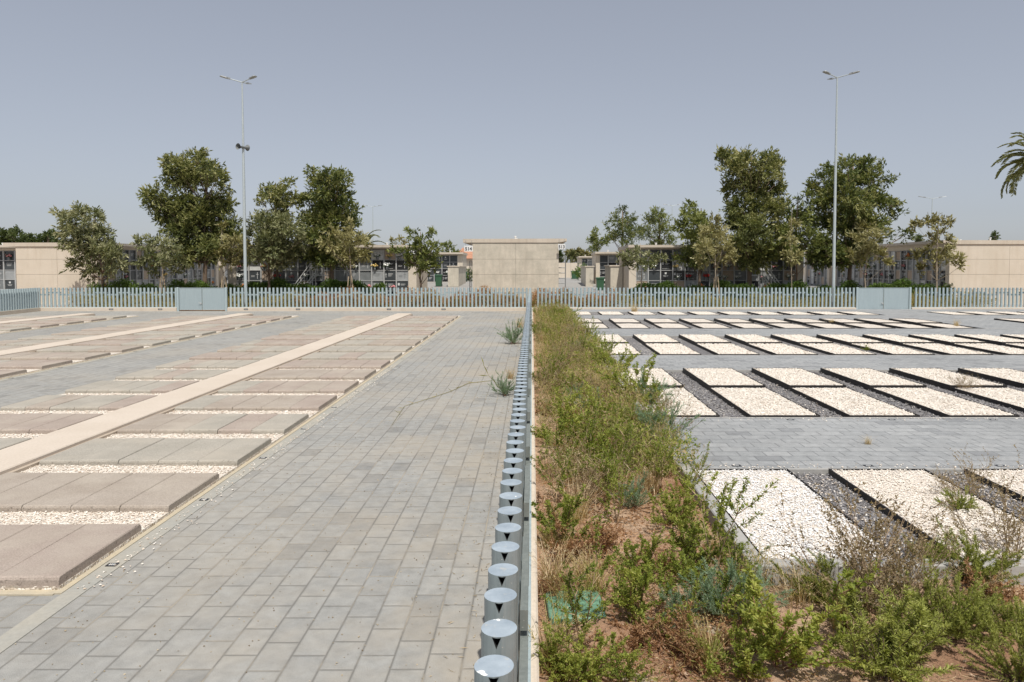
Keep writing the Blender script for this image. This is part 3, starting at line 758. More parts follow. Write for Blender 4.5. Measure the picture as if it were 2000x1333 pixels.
for s, az in ((-1, 245), (1, 65)):
    q = MB(); d = Vector((math.cos(R(az)), math.sin(R(az)), .05)); off = Vector((-.0 + s*.16*-1 if False else (-.10 if s < 0 else .15), -.1 if s < 0 else .12, 0))
    pr = [(-.18, .05), (-.1, .06), (0, .09), (.1, .15), (.17, .20), (.18, .205)]
    q.tube([off + d*a for a, b in pr], [b for a, b in pr], 18, cap=False)
    q.tube([off + d*(-.3), off + d*(-.17)], .075, 14)
    q.tube([off + d*.0, off + d*.1], [.03, .02], 8)
    q.build('horn', M['horn'], m, smooth=False)
q = MB(); q.tube([(-.15,-.08,-.05),(.18,.1,-.05)], .015, 6); q.build('bracket', M['pole'], m)
def far_lamp(px, py, Y, label, az, ht_px=None, head=1.2, r0=.1):
    x, z = AY(px, py, Y); b = alleyz(Y); lamp(label, x, Y, z-b, az, r0, .75, b, 'distant street lamps', 8, head)
far_lamp(728, 404, 95, 'thin distant lamp with two short arms above the columbarium left of the centre', [0, 180, 90])
far_lamp(836, 442, 150, 'tiny distant lamp with two arms above the leafy tree left of the centre', [0, 180])
far_lamp(1313, 402, 100, 'thin distant lamp rising behind the trees right of the centre', [180, 0, 90])
far_lamp(1821, 388, 75, 'double armed lamp with white heads behind the right hand columbarium', [180, 0], None, 1.6, .09)

# ------------------------------------------------------------------ columbarium blocks
FL = []
def bouquet_mesh(kind, seed):
    g = np.random.default_rng(seed); m = MB()
    m.tube([(0,0,0), (0,0,.05), (0,0,.13)], [.045, .06, .05], 8, 2)
    n = 26; P = np.stack([g.normal(0, .085, n), g.normal(-.02, .035, n), .17 + np.abs(g.normal(0, .055, n))], axis=1)
    stones(m, P, .07, g, 0, 1.0)
    n = 40; P = np.stack([g.normal(0, .05, n), g.normal(0, .03, n), g.uniform(.11, .2, n)], axis=1)
    leaves(m, P, np.stack([g.normal(0, 1, n), g.normal(0, .6, n), g.uniform(0, 1, n)], axis=1), .13, .03, .5, g, 1)
    o = m.build('flower_bouquet', [M['flowers'][kind], M['fl_leaf'], M['gr_mid']]); me = o.data; bpy.data.objects.remove(o); return me
BQ = [bouquet_mesh(k, 40+k) for k in range(6)]
FCOL = ['white', 'red', 'pink', 'yellow', 'orange', 'blue']
ROWN = ['bottom', 'second', 'third', 'fourth', 'top']
NW, NH = .765, .645
def deco_mesh(kind, mat):
    m = MB(); z = -.004
    def b(x0, x1, z0, z1): m.box(x0, x1, z, -.0005, z0, z1)
    if kind == 0:
        b(.10, .125, .18, .50); b(.06, .165, .38, .405)
        for i in range(3): b(.25, .25+.3-.05*i, .42-.07*i, .445-.07*i)
    elif kind == 1:
        b(.28, .40, .40, .52); b(.18, .50, .30, .32); b(.22, .46, .24, .26)
    elif kind == 2:
        for i in range(4): b(.12+.02*i, .55-.03*i, .46-.06*i, .477-.06*i)
    elif kind == 3:
        b(.50, .53, .12, .52); b(.44, .59, .38, .405); b(.12, .36, .3, .32); b(.12, .34, .24, .26)
    else:
        b(.08, .20, .35, .50); b(.27, .56, .42, .445); b(.27, .5, .36, .38); b(.1, .55, .1, .115)
    o = m.build('inscription', mat); me = o.data; bpy.data.objects.remove(o); return me
DECO = [deco_mesh(k, M['mark']) for k in range(5)]; DECOD = [deco_mesh(k, M['gr_mid']) for k in range(5)]
mm = MB(); mm.box(.035, NW-.035, 0, .03, .02, NH-.02); PAN = {}
for nme in ('gr_black','gr_dark','gr_mid','gr_light','marble','brick','glass_green'):
    m2 = MB(); m2.rbox(.04, NW-.04, 0, .03, .025, NH-.025, .001); o = m2.build('niche_panel', M[nme]); PAN[nme] = o.data; bpy.data.objects.remove(o)

def niche_block(name, label, desc, origin, rz, ncol, nrow, depth, zb=0.0, top=None, pier=.62, oh=.55, seed=1, ends=(False, False), backroof=.0, flowers=.25, ohL=.1, ohR=.1, z0=.12, group='columbarium blocks', pal=None, wallm='wall'):
    g = random.Random(seed)
    t = thing(name, label, 'columbarium', (origin[0], origin[1], zb), rz, group)
    mat = Matrix.Translation((origin[0], origin[1], zb)) @ Matrix.Rotation(rz, 4, 'Z')
    W = pier*2 + ncol*NW; Ht = z0 + nrow*NH + .12 if top is None else top - zb
    m = MB(); m.box(pier, W-pier, .10, depth, 0, Ht-.245, 0); m.box(pier, W-pier, -.02, .10, 0, z0-.002, 0); m.box(pier, W-pier, -.0, .10, z0+nrow*NH+.002, Ht-.245, 0)
    # end walls of cast panels with open joints
    for e, (xa, xb) in enumerate(((0, pier-.003), (W-pier+.003, W))):
        if not ends[e]: m.box(xa, xb, -.12, depth, 0, Ht-.245, 0)
        else:
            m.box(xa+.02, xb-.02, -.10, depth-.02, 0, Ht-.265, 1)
            nz = [0, .92, 1.82, 2.72, Ht-.245]; nz = [z for z in nz if z < Ht-.4] + [Ht-.245]; dy = depth+.12; k = 2
            for a in range(len(nz)-1):
                for bI in range(k): m.box(xa, xb, -.12 + dy/k*bI + (.006 if bI else 0), -.12 + dy/k*(bI+1) - (.006 if bI < k-1 else 0), nz[a]+.006, nz[a+1]-.006, 0)
    m.build('wall', [M[wallm], M['joint']], t)
    m = MB(); b = Ht-.243; xa, xb, ya, yb = -ohL, W+ohR, -oh, depth+backroof
    V = [(xa,ya,b+.09),(xb,ya,b+.09),(xb,yb,b),(xa,yb,b),(xa,ya,b+.24),(xb,ya,b+.24),(xb,yb,b+.22),(xa,yb,b+.22),(xa,.0,b),(xb,.0,b)]
    m.add(V, [(8,3,2,9),(0,8,9,1),(4,5,6,7),(0,1,5,4),(1,9,2,6,5),(2,3,7,6),(3,8,0,4,7)]); rf = m.build('roof', M['roof'], t)
    vp = MB()
    for i in range(max(2, ncol//4)): 
        px = pier + (i+.5)*(W-2*pier)/max(2, ncol//4); vp.tube([(px, depth*.5, b+.1), (px, depth*.5, b+.42)], .05, 8); vp.tube([(px, depth*.5, b+.42), (px, depth*.5, b+.47)], .075, 8)
    vp.build('vent_pipe', M['white'], rf)
    m = MB()
    for i in range(ncol+1): m.box(pier+i*NW-.033, pier+i*NW+.033, -.05, .095, z0, z0+nrow*NH)
    for j in range(nrow+1):
        zz = z0 + j*NH
        for i in range(ncol): m.box(pier+i*NW+.034, pier+(i+1)*NW-.034, .0, .095, zz-.018, zz+.018)
    m.build('niche_frame', M['alu'], t)
    pal = pal or ['gr_black']*5 + ['gr_dark']*6 + ['gr_mid']*4 + ['gr_light']*2 + ['marble']*2 + ['brick']*3
    for i in range(ncol):
        for j in range(nrow):
            c = g.choice(pal); o = bpy.data.objects.new('niche_panel', PAN[c]); COL.objects.link(o); o.parent = t
            o.location = (pier+i*NW, g.choice([.02, .03, .055]), z0+j*NH)
            if c != 'brick' and g.random() < .8:
                dd = g.randrange(5); q = bpy.data.objects.new('inscription', (DECOD if c in ('marble', 'gr_light') else DECO)[dd]); COL.objects.link(q); q.parent = o
            if g.random() < flowers and j < nrow:
                ci = g.choice([0, 0, 0, 0, 1, 2, 3, 4, 0, 2]); f = bpy.data.objects.new('flower_bouquet', BQ[ci]); COL.objects.link(f)
                lx = pier+i*NW+g.choice([.2, .38, .56]); p = mat @ Vector((lx, -.04, z0+j*NH+.019)); f.location = p; f.rotation_euler = (0, 0, rz); s = g.uniform(1.0, 1.55); f.scale = (s, s, s)
                m3 = MB()
                tag(f, '%s flowers at the %s niche row, %s column of the %s' % (FCOL[ci], ROWN[j], ORD[min(i+1, 30)], desc), 'flowers', 'flowers set before the niches')
    return t
YB = 44.0
# front left block (number 515 hangs at its right end)
niche_block('columbarium', 'long low columbarium behind the left trees, its right end under the number 515', 'facing block on the left', (-18.9, YB), 0, 14, 5, 4.5, top=3.62, pier=.5, seed=3, flowers=.5, ohL=.1, ohR=.05)
niche_block('columbarium', 'long low columbarium facing the camera behind the right trees', 'facing block on the right', (6.0, YB), 0, 13, 5, 4.8, top=3.62, pier=.45, seed=9, flowers=.58)
# side blocks with plain end walls towards the camera
niche_block('columbarium', 'columbarium with a plain pale end wall on the left, niches facing right', 'left side block', (-25.9, 42), R(90), 20, 5, 4.75, top=3.72, pier=.4, seed=5, ends=(True, False), ohL=.06, backroof=.7, flowers=.2)
niche_block('columbarium', 'columbarium with a plain sandy end wall on the right, niches facing left', 'right side block', (24.9, 42+.8+20*NW), R(-90), 20, 5, 7.0, top=3.86, pier=.4, seed=6, ends=(False, True), ohR=.06, flowers=.2)
niche_block('columbarium', 'short rear columbarium beyond the long left side block, half hidden by trees', 'rear block on the left', (-25.9, 58.9), R(90), 5, 5, 4.75, top=3.72, pier=.4, seed=25, flowers=.15)
niche_block('columbarium', 'short rear columbarium beyond the long right side block, half hidden by trees', 'rear block on the right', (24.9, 59.0+.8+6*NW), R(-90), 6, 5, 6.0, top=3.86, pier=.4, seed=26, flowers=.15)
niche_block('columbarium', 'columbarium block at the far left edge of the picture, mostly black panels', 'block at the left edge', (-42, 47.5), 0, 12, 5, 4, top=3.72, pier=.4, seed=15, flowers=.4)
# centre block with two roofs overhanging the alleys
niche_block('columbarium', 'central concrete columbarium with blank stained end wall between signs 514 and 513', 'central block', (1.43, 41.5), R(90), 16, 5, 4.93, top=3.93, pier=.4, seed=8, ends=(True, False), oh=.6, backroof=.55, ohL=.04, flowers=0, wallm='wall2')
niche_block('columbarium', 'short columbarium with two dark niche columns left of the central block', 'small block left of alley', (-11.6, 69), 0, 5, 4, 4, zb=alleyz(69), z0=.02, top=3.68, pier=.5, seed=21, flowers=.3, pal=['gr_black']*3+['gr_dark']*3)
niche_block('columbarium', 'short columbarium with dark niches right of the alley behind a low wall', 'small block right of alley', (5.75, 64), 0, 5, 4, 4, zb=alleyz(64), z0=.02, top=3.62, pier=.35, seed=22, flowers=.3, pal=['gr_black']*3+['gr_dark']*3+['gr_mid'])
niche_block('columbarium', 'most distant small grey columbarium right of the alley', 'distant block right of alley', (6.1, 92), 0, 3, 4, 4, zb=alleyz(92), z0=.02, top=3.66, pier=.35, seed=23, flowers=.2, pal=['gr_mid']*2+['gr_dark'])

# signs with the block numbers
def sign(num, cx, cz, y, w, h, label, size, cap=None):
    t = thing('number_sign', label, 'sign', (cx, y, cz), 0, 'block number signs')
    m = MB(); m.box(-w/2, w/2, 0, .02, -h/2, h/2); m.build('panel', M['white'], t)
    def put(s, sz, zz):
        cu = bpy.data.curves.new('lettering', 'FONT'); cu.body = s; cu.size = sz; cu.align_x = 'CENTER'; cu.align_y = 'CENTER'; cu.extrude = .003; cu.offset = .006
        o = bpy.data.objects.new('tmp', cu); COL.objects.link(o); bpy.context.view_layer.update()
        me = bpy.data.meshes.new_from_object(o.evaluated_get(bpy.context.evaluated_depsgraph_get())); bpy.data.objects.remove(o)
        me.materials.clear(); me.materials.append(M['ink']); q = bpy.data.objects.new('lettering', me); COL.objects.link(q); q.parent = t
        q.rotation_euler = (R(90), 0, 0); q.location = (0, -.004, zz)
    put(num, size, -.02)
    m = MB(); 
    for s in (-1, 1): m.tube([(s*w*.35, .01, h/2), (s*w*.35, .01, h/2+.3)], .01, 6)
    m.build('hanger', M['lampgrey'], t)
    return t
sign('514', *AY(915, 486, 41.2), 41.2, .5, .34, 'white sign with the number 514 hanging left of the central block', .27)
sign('513', *AY(1097, 482, 41.2), 41.2, .42, .30, 'white sign with the number 513 hanging right of the central block', .25)
x, z = AY(806, 491, 43.6); sign('515', x, z, 43.5, .55, .40, 'pale sign with the number 515 at the end of the left block', .30)

# ladders and rolling steps
def ladder(label, foot, top, w, n, mat, across=(1, 0, 0), rt=.022):
    t = thing('ladder', label, 'ladder', foot, 0); a = Vector((0, 0, 0)); b = Vector(top) - Vector(foot); ax = Vector(across) * w
    for q in (0, 1):
        m = MB(); m.tube([a + ax*q, b + ax*q], rt, 6); m.build('stile', mat, t)
    m = MB()
    for i in range(n):
        p = a.lerp(b, (i+.6)/n); m.tube([p, p+ax], rt*.8, 6)
    m.build('rung', mat, t); return t
xl, _ = AY(1087, 500, 43); ladder('dark metal ladder leaning beside the right corner of the central block', (1.62, 44.2, .06), (1.62, 44.0, 3.0), .45, 9, M['lampgrey'], rt=.03)
m = thing('ladder', 'thin dark pole ladder at the left corner of the central block', 'ladder', (-3.85, 43.5, .05))
for q in (0, .09): k = MB(); k.tube([(q, 0, 0), (q, 0, 2.6)], .02, 6); k.build('stile', M['lampgrey'], m)
k = MB(); [k.tube([(0, 0, .4+.3*i), (.09, 0, .4+.3*i)], .014, 5) for i in range(7)]; k.build('rung', M['lampgrey'], m)
def rolling_steps(label, x, y, flip=1, z=0.0):
    t = thing('rolling_steps', label, 'rolling steps', (x, y, z), 0, 'white rolling steps in front of the niches')
    for s in (0, .6):
        m = MB(); m.tube([(0, s, .1), (flip*1.25, s, 1.75)], .03, 6); m.tube([(-flip*.02, s, .95), (flip*1.2, s, 2.55), (flip*1.95, s, 2.55)], .022, 6)
        m.tube([(flip*1.25, s, 1.75), (flip*1.95, s, 1.75)], .03, 6); m.tube([(flip*1.95, s, .1), (flip*1.95, s, 2.55)], .028, 6); m.tube([(flip*1.25, s, .1), (flip*1.25, s, 2.5)], .025, 6)
        m.tube([(0, s, .12), (flip*1.95, s, .12)], .025, 6); m.tube([(flip*.55, s, .85), (flip*.55, s, 1.65)], .02, 6); m.build('side_frame', M['white'], t)
    for i in range(6):
        f = i/6; m = MB(); m.rbox(*sorted((flip*(1.25*f), flip*(1.25*f+.22))), .03, .57, .1+1.65*f+.1, .1+1.65*f+.13, .003); m.build('tread', M['white'], t)
    m = MB(); m.rbox(*sorted((flip*1.25, flip*1.95)), .03, .57, 1.72, 1.755, .003); m.build('platform', M['white'], t)
    for xx in (.05, 1.9):
        for s in (0, .6): m = MB(); m.tube([(flip*xx, s-.02, .06), (flip*xx, s+.02, .06)], .06, 12); m.build('wheel', M['rubber'], t)
rolling_steps('white rolling steps before the niches between the left front trees', (570-VX)*42.6/FPX, 42.6)
rolling_steps('white rolling steps before the niches beneath the large right tree', (1530-VX)*42.6/FPX, 42.6, -1)
ladder('white metal step frame beside the trunk of the big left tree', ((384-VX)*42.5/FPX, 42.5, 0), ((384-VX)*42.5/FPX, 42.4, 2.35), .42, 6, M['white'])

# low pillars beside the alleys
def pillar(label, x0, x1, y0, y1, zb, zt, cap=.08):
    t = thing('low_wall', label, 'low wall', (x0, y0, zb), 0, 'low walls beside the alleys'); m = MB(); w = x1-x0; d = y1-y0; h = zt-zb
    m.box(0, w, 0, d, 0, h-.08); m.build('wall', M['wall2'], t); m = MB(); m.rbox(-cap, w+cap, -.05, d+.05, h-.079, h, .01); m.build('cap', M['roof'], t)
pillar('low capped concrete wall at the left edge of the left alley', -7.1, -6.2, 59.5, 66, alleyz(60), 2.36)
pillar('low capped concrete wall in front of the small right block', 5.15, 5.95, 46.5, 50, alleyz(46), 2.38)
pillar('low capped concrete wall further up the right alley', 4.55, 5.2, 60, 66, alleyz(60), 2.35)
# far boundary wall and tile roofed house
m = MB()
for i in range(10): m.box(-2+i*2.5+.01, -2+(i+1)*2.5-.01, 101, 101.3, .5, 2.86)
tag(m.build('boundary_wall', M['wall']), 'pale boundary wall closing the right alley', 'wall')
t = thing('house', 'small house with an orange tiled roof at the end of the left alley', 'house', (-11.5, 98, alleyz(98)))
m = MB(); m.box(0, 6.2, 0, 5, 0, 2.75); m.build('wall', M['wall'], t)
m = MB(); V = [(-.4,-.5,2.75),(6.6,-.5,2.75),(6.6,5.5,2.75),(-.4,5.5,2.75),(1.6,2.5,4.1),(4.6,2.5,4.1),(-.4,-.5,2.63),(6.6,-.5,2.63),(6.6,5.5,2.63),(-.4,5.5,2.63)]
m.add(V, [(0,1,5,4),(1,2,5),(2,3,4,5),(3,0,4),(6,7,1,0),(7,8,2,1),(8,9,3,2),(9,6,0,3),(6,9,8,7)]); m.build('roof', M['tile'], t)
for xx in (1.2, 3.2): m = MB(); m.box(xx, xx+1, -.03, .0-.003, .9, 2.3); w_ = m.build('window', M['glass_green'], t); f_ = MB(); f_.box(xx+.48, xx+.52, -.05, -.031, .9, 2.3); f_.build('frame', M['white'], w_)
t = thing('bell_tower', 'tiny pale tower peeping over the tiled roof', 'tower', (-11.0, 112, .7)); m = MB(); m.box(-.5, .5, 0, 1, 0, 3.9); m.build('wall', M['brick'], t); m = MB(); m.add([(-.65,-.15,3.9),(.65,-.15,3.9),(.65,1.15,3.9),(-.65,1.15,3.9),(0,.5,4.7)], [(0,1,4),(1,2,4),(2,3,4),(3,0,4),(3,2,1,0)]); m.build('roof', M['tile'], t)

def bin_(label, x, y, w=.56):
    t = thing('wheelie_bin', label, 'bin', (x, y, alleyz(y)), 0, 'green wheelie bins'); m = MB(); h = .95
    a = w*.42; b = w*.5
    V = [(-a,-a,.05),(a,-a,.05),(a,a,.05),(-a,a,.05),(-b,-b,h),(b,-b,h),(b,b,h),(-b,b,h)]
    m.add(V, [(0,3,2,1),(4,5,6,7),(0,1,5,4),(1,2,6,5),(2,3,7,6),(3,0,4,7)]); m.rbox(-b-.025, b+.025, -b-.025, b+.025, h-.07, h-.002, .005); m.build('body', M['greenbin'], t)
    m = MB(); m.rbox(-b-.03, b+.03, -b-.04, b+.05, h+.0, h+.06, .03); m.build('lid', M['greenbin'], t)
    for s in (-1, 1): m = MB(); m.tube([(s*a*1.0-.03, a+.03, .1), (s*a+.03, a+.03, .1)], .1, 14); m.build('wheel', M['rubber'], t)
bin_('green wheelie bin in front of the small left block', (857-VX)*60/FPX, 60)
bin_('second green wheelie bin further up the left alley by the bush', (906-VX)*70/FPX, 70)
bin_('green wheelie bin at the far end of the right alley', (1123-VX)*86/FPX, 86, .9)
bin_('green wheelie bin in front of the small right block', (1172-VX)*55/FPX, 55, .6)

# ------------------------------------------------------------------ trees
tree('leaning_tree', 'grey green airy tree in front of the pale end wall on the left', 39.5, 203, 418, [(118,420,12),(135,432,16),(160,418,15),(182,425,15),(125,455,13),(150,450,24),(185,455,20),(205,455,10),(130,475,11),(165,485,26),(200,490,24),(225,500,16),(150,510,12),(140,520,9),(180,525,16),(215,525,16),(175,537,9),(235,520,10)], 'tree_grey', r0=.09, dens=260, seed=2, lean=-.4)
tree('broad_tree', 'big olive green tree right of the left gate view, widest on the left', 40.2, 403, 305, [(330,318,13),(385,305,16),(350,330,23),(405,330,20),(425,350,18),(380,355,33),(335,350,18),(440,365,13),(300,385,18),(285,400,11),(320,405,24),(365,400,36),(415,395,28),(440,400,16),(325,425,18),(400,440,40),(445,440,20),(350,455,32),(380,490,34),(420,485,32),(355,503,18),(455,465,18)], 'tree_olive', r0=.15, dens=300, seed=3, up=.2)
tree('young_tree', 'small pale leaved staked tree before the left side niches', 38.6, 316, 470, [(275,475,9),(300,475,16),(330,480,16),(345,500,13),(290,500,14),(320,510,16),(275,515,9),(340,525,10),(300,528,11),(360,515,7)], 'tree_grey', 'bark_pale', .045, dens=115, seed=4, stake=True)
tree('young_tree', 'small brownish staked tree between the left gate and the tall lamp', 38.6, 436, 440, [(455,470,16),(435,488,11),(465,500,17),(450,518,12),(425,500,7),(478,485,10),(434,445,4)], 'tree_brown', 'bark_pale', .045, dens=125, seed=5, stake=True)
tree('slim_tree', 'tree with a pointed top rising right of the tall left lamp', 41, 541, 352, [(560,362,13),(525,375,14),(545,385,20),(575,390,14),(512,393,10),(550,412,20),(540,450,24),(530,490,22)], 'tree_olive', r0=.1, dens=280, seed=6)
tree('bushy_tree', 'bushy silvery olive tree just right of the tall left lamp', 39.2, 527, 420, [(540,440,32),(510,432,18),(565,445,26),(500,460,18),(530,480,33),(570,490,27),(500,500,18),(545,508,22),(590,470,14)], 'tree_grey', r0=.09, dens=240, seed=7, group='trees beyond the far fence')
tree('dark_tree', 'dark green tree with a leaning flat top left of the palm', 40.5, 648, 340, [(608,336,13),(640,345,18),(665,350,16),(630,370,26),(665,380,20),(598,393,15),(635,405,30),(675,400,18),(695,415,12),(605,430,26),(650,440,34),(685,440,18),(610,470,26),(645,485,36),(620,508,20),(670,500,22)], 'tree_dark', r0=.13, dens=300, seed=8)
tree('young_tree', 'small straw coloured young tree before the dark leaning tree', 38.4, 683, 440, [(685,447,12),(670,470,17),(700,475,19),(655,495,13),(690,505,18),(713,500,10),(650,457,8),(640,478,8)], 'tree_brown', 'bark_pale', .045, dens=125, seed=9, stake=True)
tree('small_tree', 'small leafy tree in front of the number 515', 39, 822, 448, [(805,458,10),(825,470,12),(845,485,10),(815,490,14),(835,505,16),(805,515,12),(825,525,14),(795,497,7),(770,491,6),(850,520,7),(842,455,4)], 'tree_green', r0=.07, dens=230, seed=10)
tree('round_tree', 'bright green round tree behind the small left block', 78, 877, 475, [(872,485,14),(890,498,11),(868,505,12),(882,520,12),(897,512,8)], 'tree_green', r0=.12, basez=.8, dens=110, ln=.25, wd=.09, seed=11)
tree('tall_tree', 'tall olive green tree, highest on the right side', 41, 1465, 300, [(1405,308,14),(1430,305,16),(1455,310,18),(1500,310,16),(1520,325,14),(1440,335,27),(1485,335,27),(1525,350,11),(1425,370,19),(1465,370,30),(1510,370,22),(1450,405,30),(1500,410,28),(1530,400,12),(1440,440,25),(1480,450,36),(1520,450,18),(1445,480,25),(1490,500,33),(1460,510,20),(1530,488,20)], 'tree_olive', r0=.15, dens=290, seed=12, up=.3)
tree('broad_tree', 'broad dark tree right behind the tall right lamp', 40.8, 1662, 320, [(1655,325,15),(1690,325,18),(1720,330,12),(1625,335,16),(1600,345,12),(1640,355,26),(1690,360,28),(1735,350,11),(1588,370,15),(1615,390,28),(1665,400,36),(1715,395,23),(1745,400,14),(1752,420,10),(1600,430,26),(1650,445,36),(1705,440,26),(1765,460,11),(1728,465,13),(1620,485,33),(1670,492,33),(1600,508,18),(1640,512,18)], 'tree_dark', r0=.15, dens=300, seed=13)
tree('tree', 'olive tree left of the tallest right tree', 42, 1368, 402, [(1350,405,12),(1338,420,10),(1360,430,20),(1335,445,16),(1375,450,20),(1350,470,24),(1390,470,18),(1340,498,20),(1370,503,22)], 'tree_green', r0=.1, dens=260, seed=14)
tree('young_tree', 'thin young tree with a brownish crown before the right columbarium', 38.5, 1399, 425, [(1395,437,13),(1385,455,15),(1410,460,15),(1380,488,17),(1410,490,17),(1370,512,11),(1400,510,13),(1430,500,8)], 'tree_brown', 'bark_pale', .045, dens=115, seed=15, stake=True)
tree('tree', 'green tree filling the gap between the two big right trees', 39.8, 1556, 385, [(1570,385,10),(1585,400,12),(1545,420,17),(1575,430,20),(1545,460,22),(1580,465,18),(1550,492,20),(1520,480,11),(1590,500,13),(1535,512,13)], 'tree_green', r0=.07, dens=250, seed=16)
tree('young_tree', 'bare stemmed young tree with few leaves just right of the tallest tree', 38.3, 1545, 400, [(1540,470,7),(1555,505,10),(1535,500,6),(1550,440,5)], 'tree_brown', 'bark_pale', .022, dens=150, seed=26)
tree('young_tree', 'small rusty crowned young tree before the broad dark tree', 38.5, 1692, 445, [(1690,450,14),(1710,465,18),(1675,470,12),(1700,490,17),(1680,508,12),(1720,498,10),(1735,515,8),(1660,498,7)], 'tree_brown', 'bark_pale', .05, dens=125, seed=17)
tree('sparse_tree', 'sparse tree at the corner of the sandy end wall', 39, 1830, 418, [(1830,430,9),(1810,435,6),(1855,435,6),(1790,440,5),(1835,455,9),(1820,470,10),(1850,475,10),(1815,490,13),(1845,495,15),(1870,505,8),(1795,500,8),(1830,515,12),(1875,520,5),(1800,525,7)], 'tree_brown', 'bark_pale', .055, dens=105, seed=18)
tree('young_tree', 'wispy grey young tree before the left end of the right columbarium', 38.2, 1250, 470, [(1250,490,9),(1230,500,7),(1270,500,7),(1245,513,11),(1225,518,6),(1265,518,6),(1290,505,6),(1215,505,6)], 'tree_grey', 'bark_pale', .04, dens=150, seed=19)
tree('small_tree', 'light green small tree behind the right alley', 75, 1165, 455, [(1163,455,9),(1155,470,9),(1170,475,11),(1185,470,9),(1160,487,9)], 'tree_green', r0=.1, basez=.8, dens=120, ln=.24, wd=.08, seed=20)
tree('tree', 'blue green tree with a ragged outline right of the alley', 58, 1215, 408, [(1215,412,9),(1205,428,14),(1230,430,16),(1190,440,9),(1215,450,20),(1240,455,16),(1195,465,11),(1225,475,14)], 'tree_dark', r0=.14, basez=.5, dens=180, ln=.2, wd=.06, seed=21)
tree('round_tree', 'rounded olive tree left of the distant lamp on the right', 60, 1288, 412, [(1283,415,13),(1270,430,16),(1295,432,15),(1262,455,18),(1300,455,18),(1285,475,18),(1313,470,12)], 'tree_green', r0=.14, basez=.6, dens=170, ln=.2, wd=.06, seed=22)
FG = 'distant trees on the skyline'
tree('distant_tree', 'dark distant tree at the left edge of the skyline', 95, 28, 452, [(6,460,13),(30,463,17),(52,470,13),(20,475,18),(45,480,15)], 'far', r0=.25, basez=.7, dens=60, ln=.4, wd=.16, seed=31, group=FG)
tree('distant_tree', 'second dark distant tree, behind the airy grey tree', 95, 95, 458, [(78,470,12),(98,463,13),(115,470,12),(90,480,13)], 'far', r0=.25, basez=.7, dens=60, ln=.4, wd=.16, seed=32, group=FG)
tree('distant_tree', 'distant brownish tree beyond the right alley', 110, 1135, 495, [(1115,497,8),(1128,492,8),(1142,496,9),(1130,505,10),(1150,500,8)], 'tree_brown', r0=.25, basez=.7, dens=50, ln=.4, wd=.14, seed=33, group=FG)
tree('distant_tree', 'dark narrow tree beside the number 513', 105, 1093, 498, [(1090,498,6),(1093,508,7),(1092,520,7)], 'far', r0=.2, basez=.7, dens=60, ln=.4, wd=.14, seed=34, group=FG)
for nm, px, py, Y, lab in (('conifer', 1792, 461, 70, 'tiny dark conifer tip over the right roof'), ('conifer', 1942, 457, 70, 'second tiny conifer tip near the right edge of the roof'), ('conifer', 220, 466, 90, 'dark conifer tip beside the airy grey tree')):
    tree(nm, lab, Y, px, py, [(px, py+3, 3), (px, py+8, 4), (px, py+15, 5), (px, py+24, 6)], 'far', r0=.12, basez=alleyz(Y), dens=200, ln=.22, wd=.08, seed=int(px), group=FG)
tree('sparse_tree', 'low sparse tree top over the roof left of the number 515', 70, 775, 470, [(765,472,6),(780,470,6),(790,476,5)], 'tree_brown', r0=.08, basez=.8, dens=120, ln=.22, wd=.07, seed=41)

def palm(label, X, Y, zc, rad, zb, n=34, seed=1, tr=.22, down=1.0):
    g = np.random.default_rng(seed); t = thing('palm_tree', label, 'palm', (X, Y, zb), 0, 'palm trees'); m = MB(); hh = zc - zb
    m.tube([(0,0,0), (.05,0,hh*.5), (0,0,hh)], [tr*1.2, tr, tr*.9], 12); m.build('trunk', M['bark'], t, smooth=True)
    lf = MB()
    for i in range(n):
        az = i*2.39996 + g.normal(0, .15); el = R(75 - 110*down*(i/n)) + g.normal(0, .08); Lr = rad*g.uniform(.9, 1.1); pts = []
        p = np.array([0, 0, hh]); e = el; k = 12
        for q in range(k+1):
            pts.append(p.copy()); p = p + np.array([math.cos(az)*math.cos(e), math.sin(az)*math.cos(e), math.sin(e)])*Lr/k; e -= R(8.5 if down > .5 else 6)*(.5+q/k)
        pts = np.array(pts); lf.tube([tuple(v) for v in pts], [.03*(1-.8*q/k) for q in range(k+1)], 4)
        s = g.uniform(.06, 1, 190); idx = s*k; i0 = np.minimum(idx.astype(int), k-1); fr = (idx-i0)[:, None]
        P = pts[i0]*(1-fr) + pts[i0+1]*fr; D = pts[i0+1]-pts[i0]; D = unit(D); side = np.where(g.random(190) < .5, -1, 1)[:, None]
        sv = np.array([-math.sin(az), math.cos(az), 0])[None]*side
        leaves(lf, P, D*.75 + sv*.7 + np.array([0, 0, .12]), .2*rad*(1.15-s*.75), .03*rad/2+.016, np.clip(g.normal(.55, .2, 190), 0, 1), g)
    lf.build('crown', L['palm'], t)
palm('palm tree whose drooping fronds enter at the right edge of the sky', (2030-VX)*46/FPX, 46, H + (522-322)*46/FPX, 3.2, 0.0, 50, 4, .22, .82)
palm('palm tree with arching fronds behind the dark leaning tree', (712-VX)*60/FPX, 60, H + (522-484)*60/FPX, 2.3, alleyz(60), 26, 6, .2, .9)
palm('distant small palm at the end of the right alley', (1117-VX)*105/FPX, 105, 3.9, 2.0, .7, 22, 8, .18)

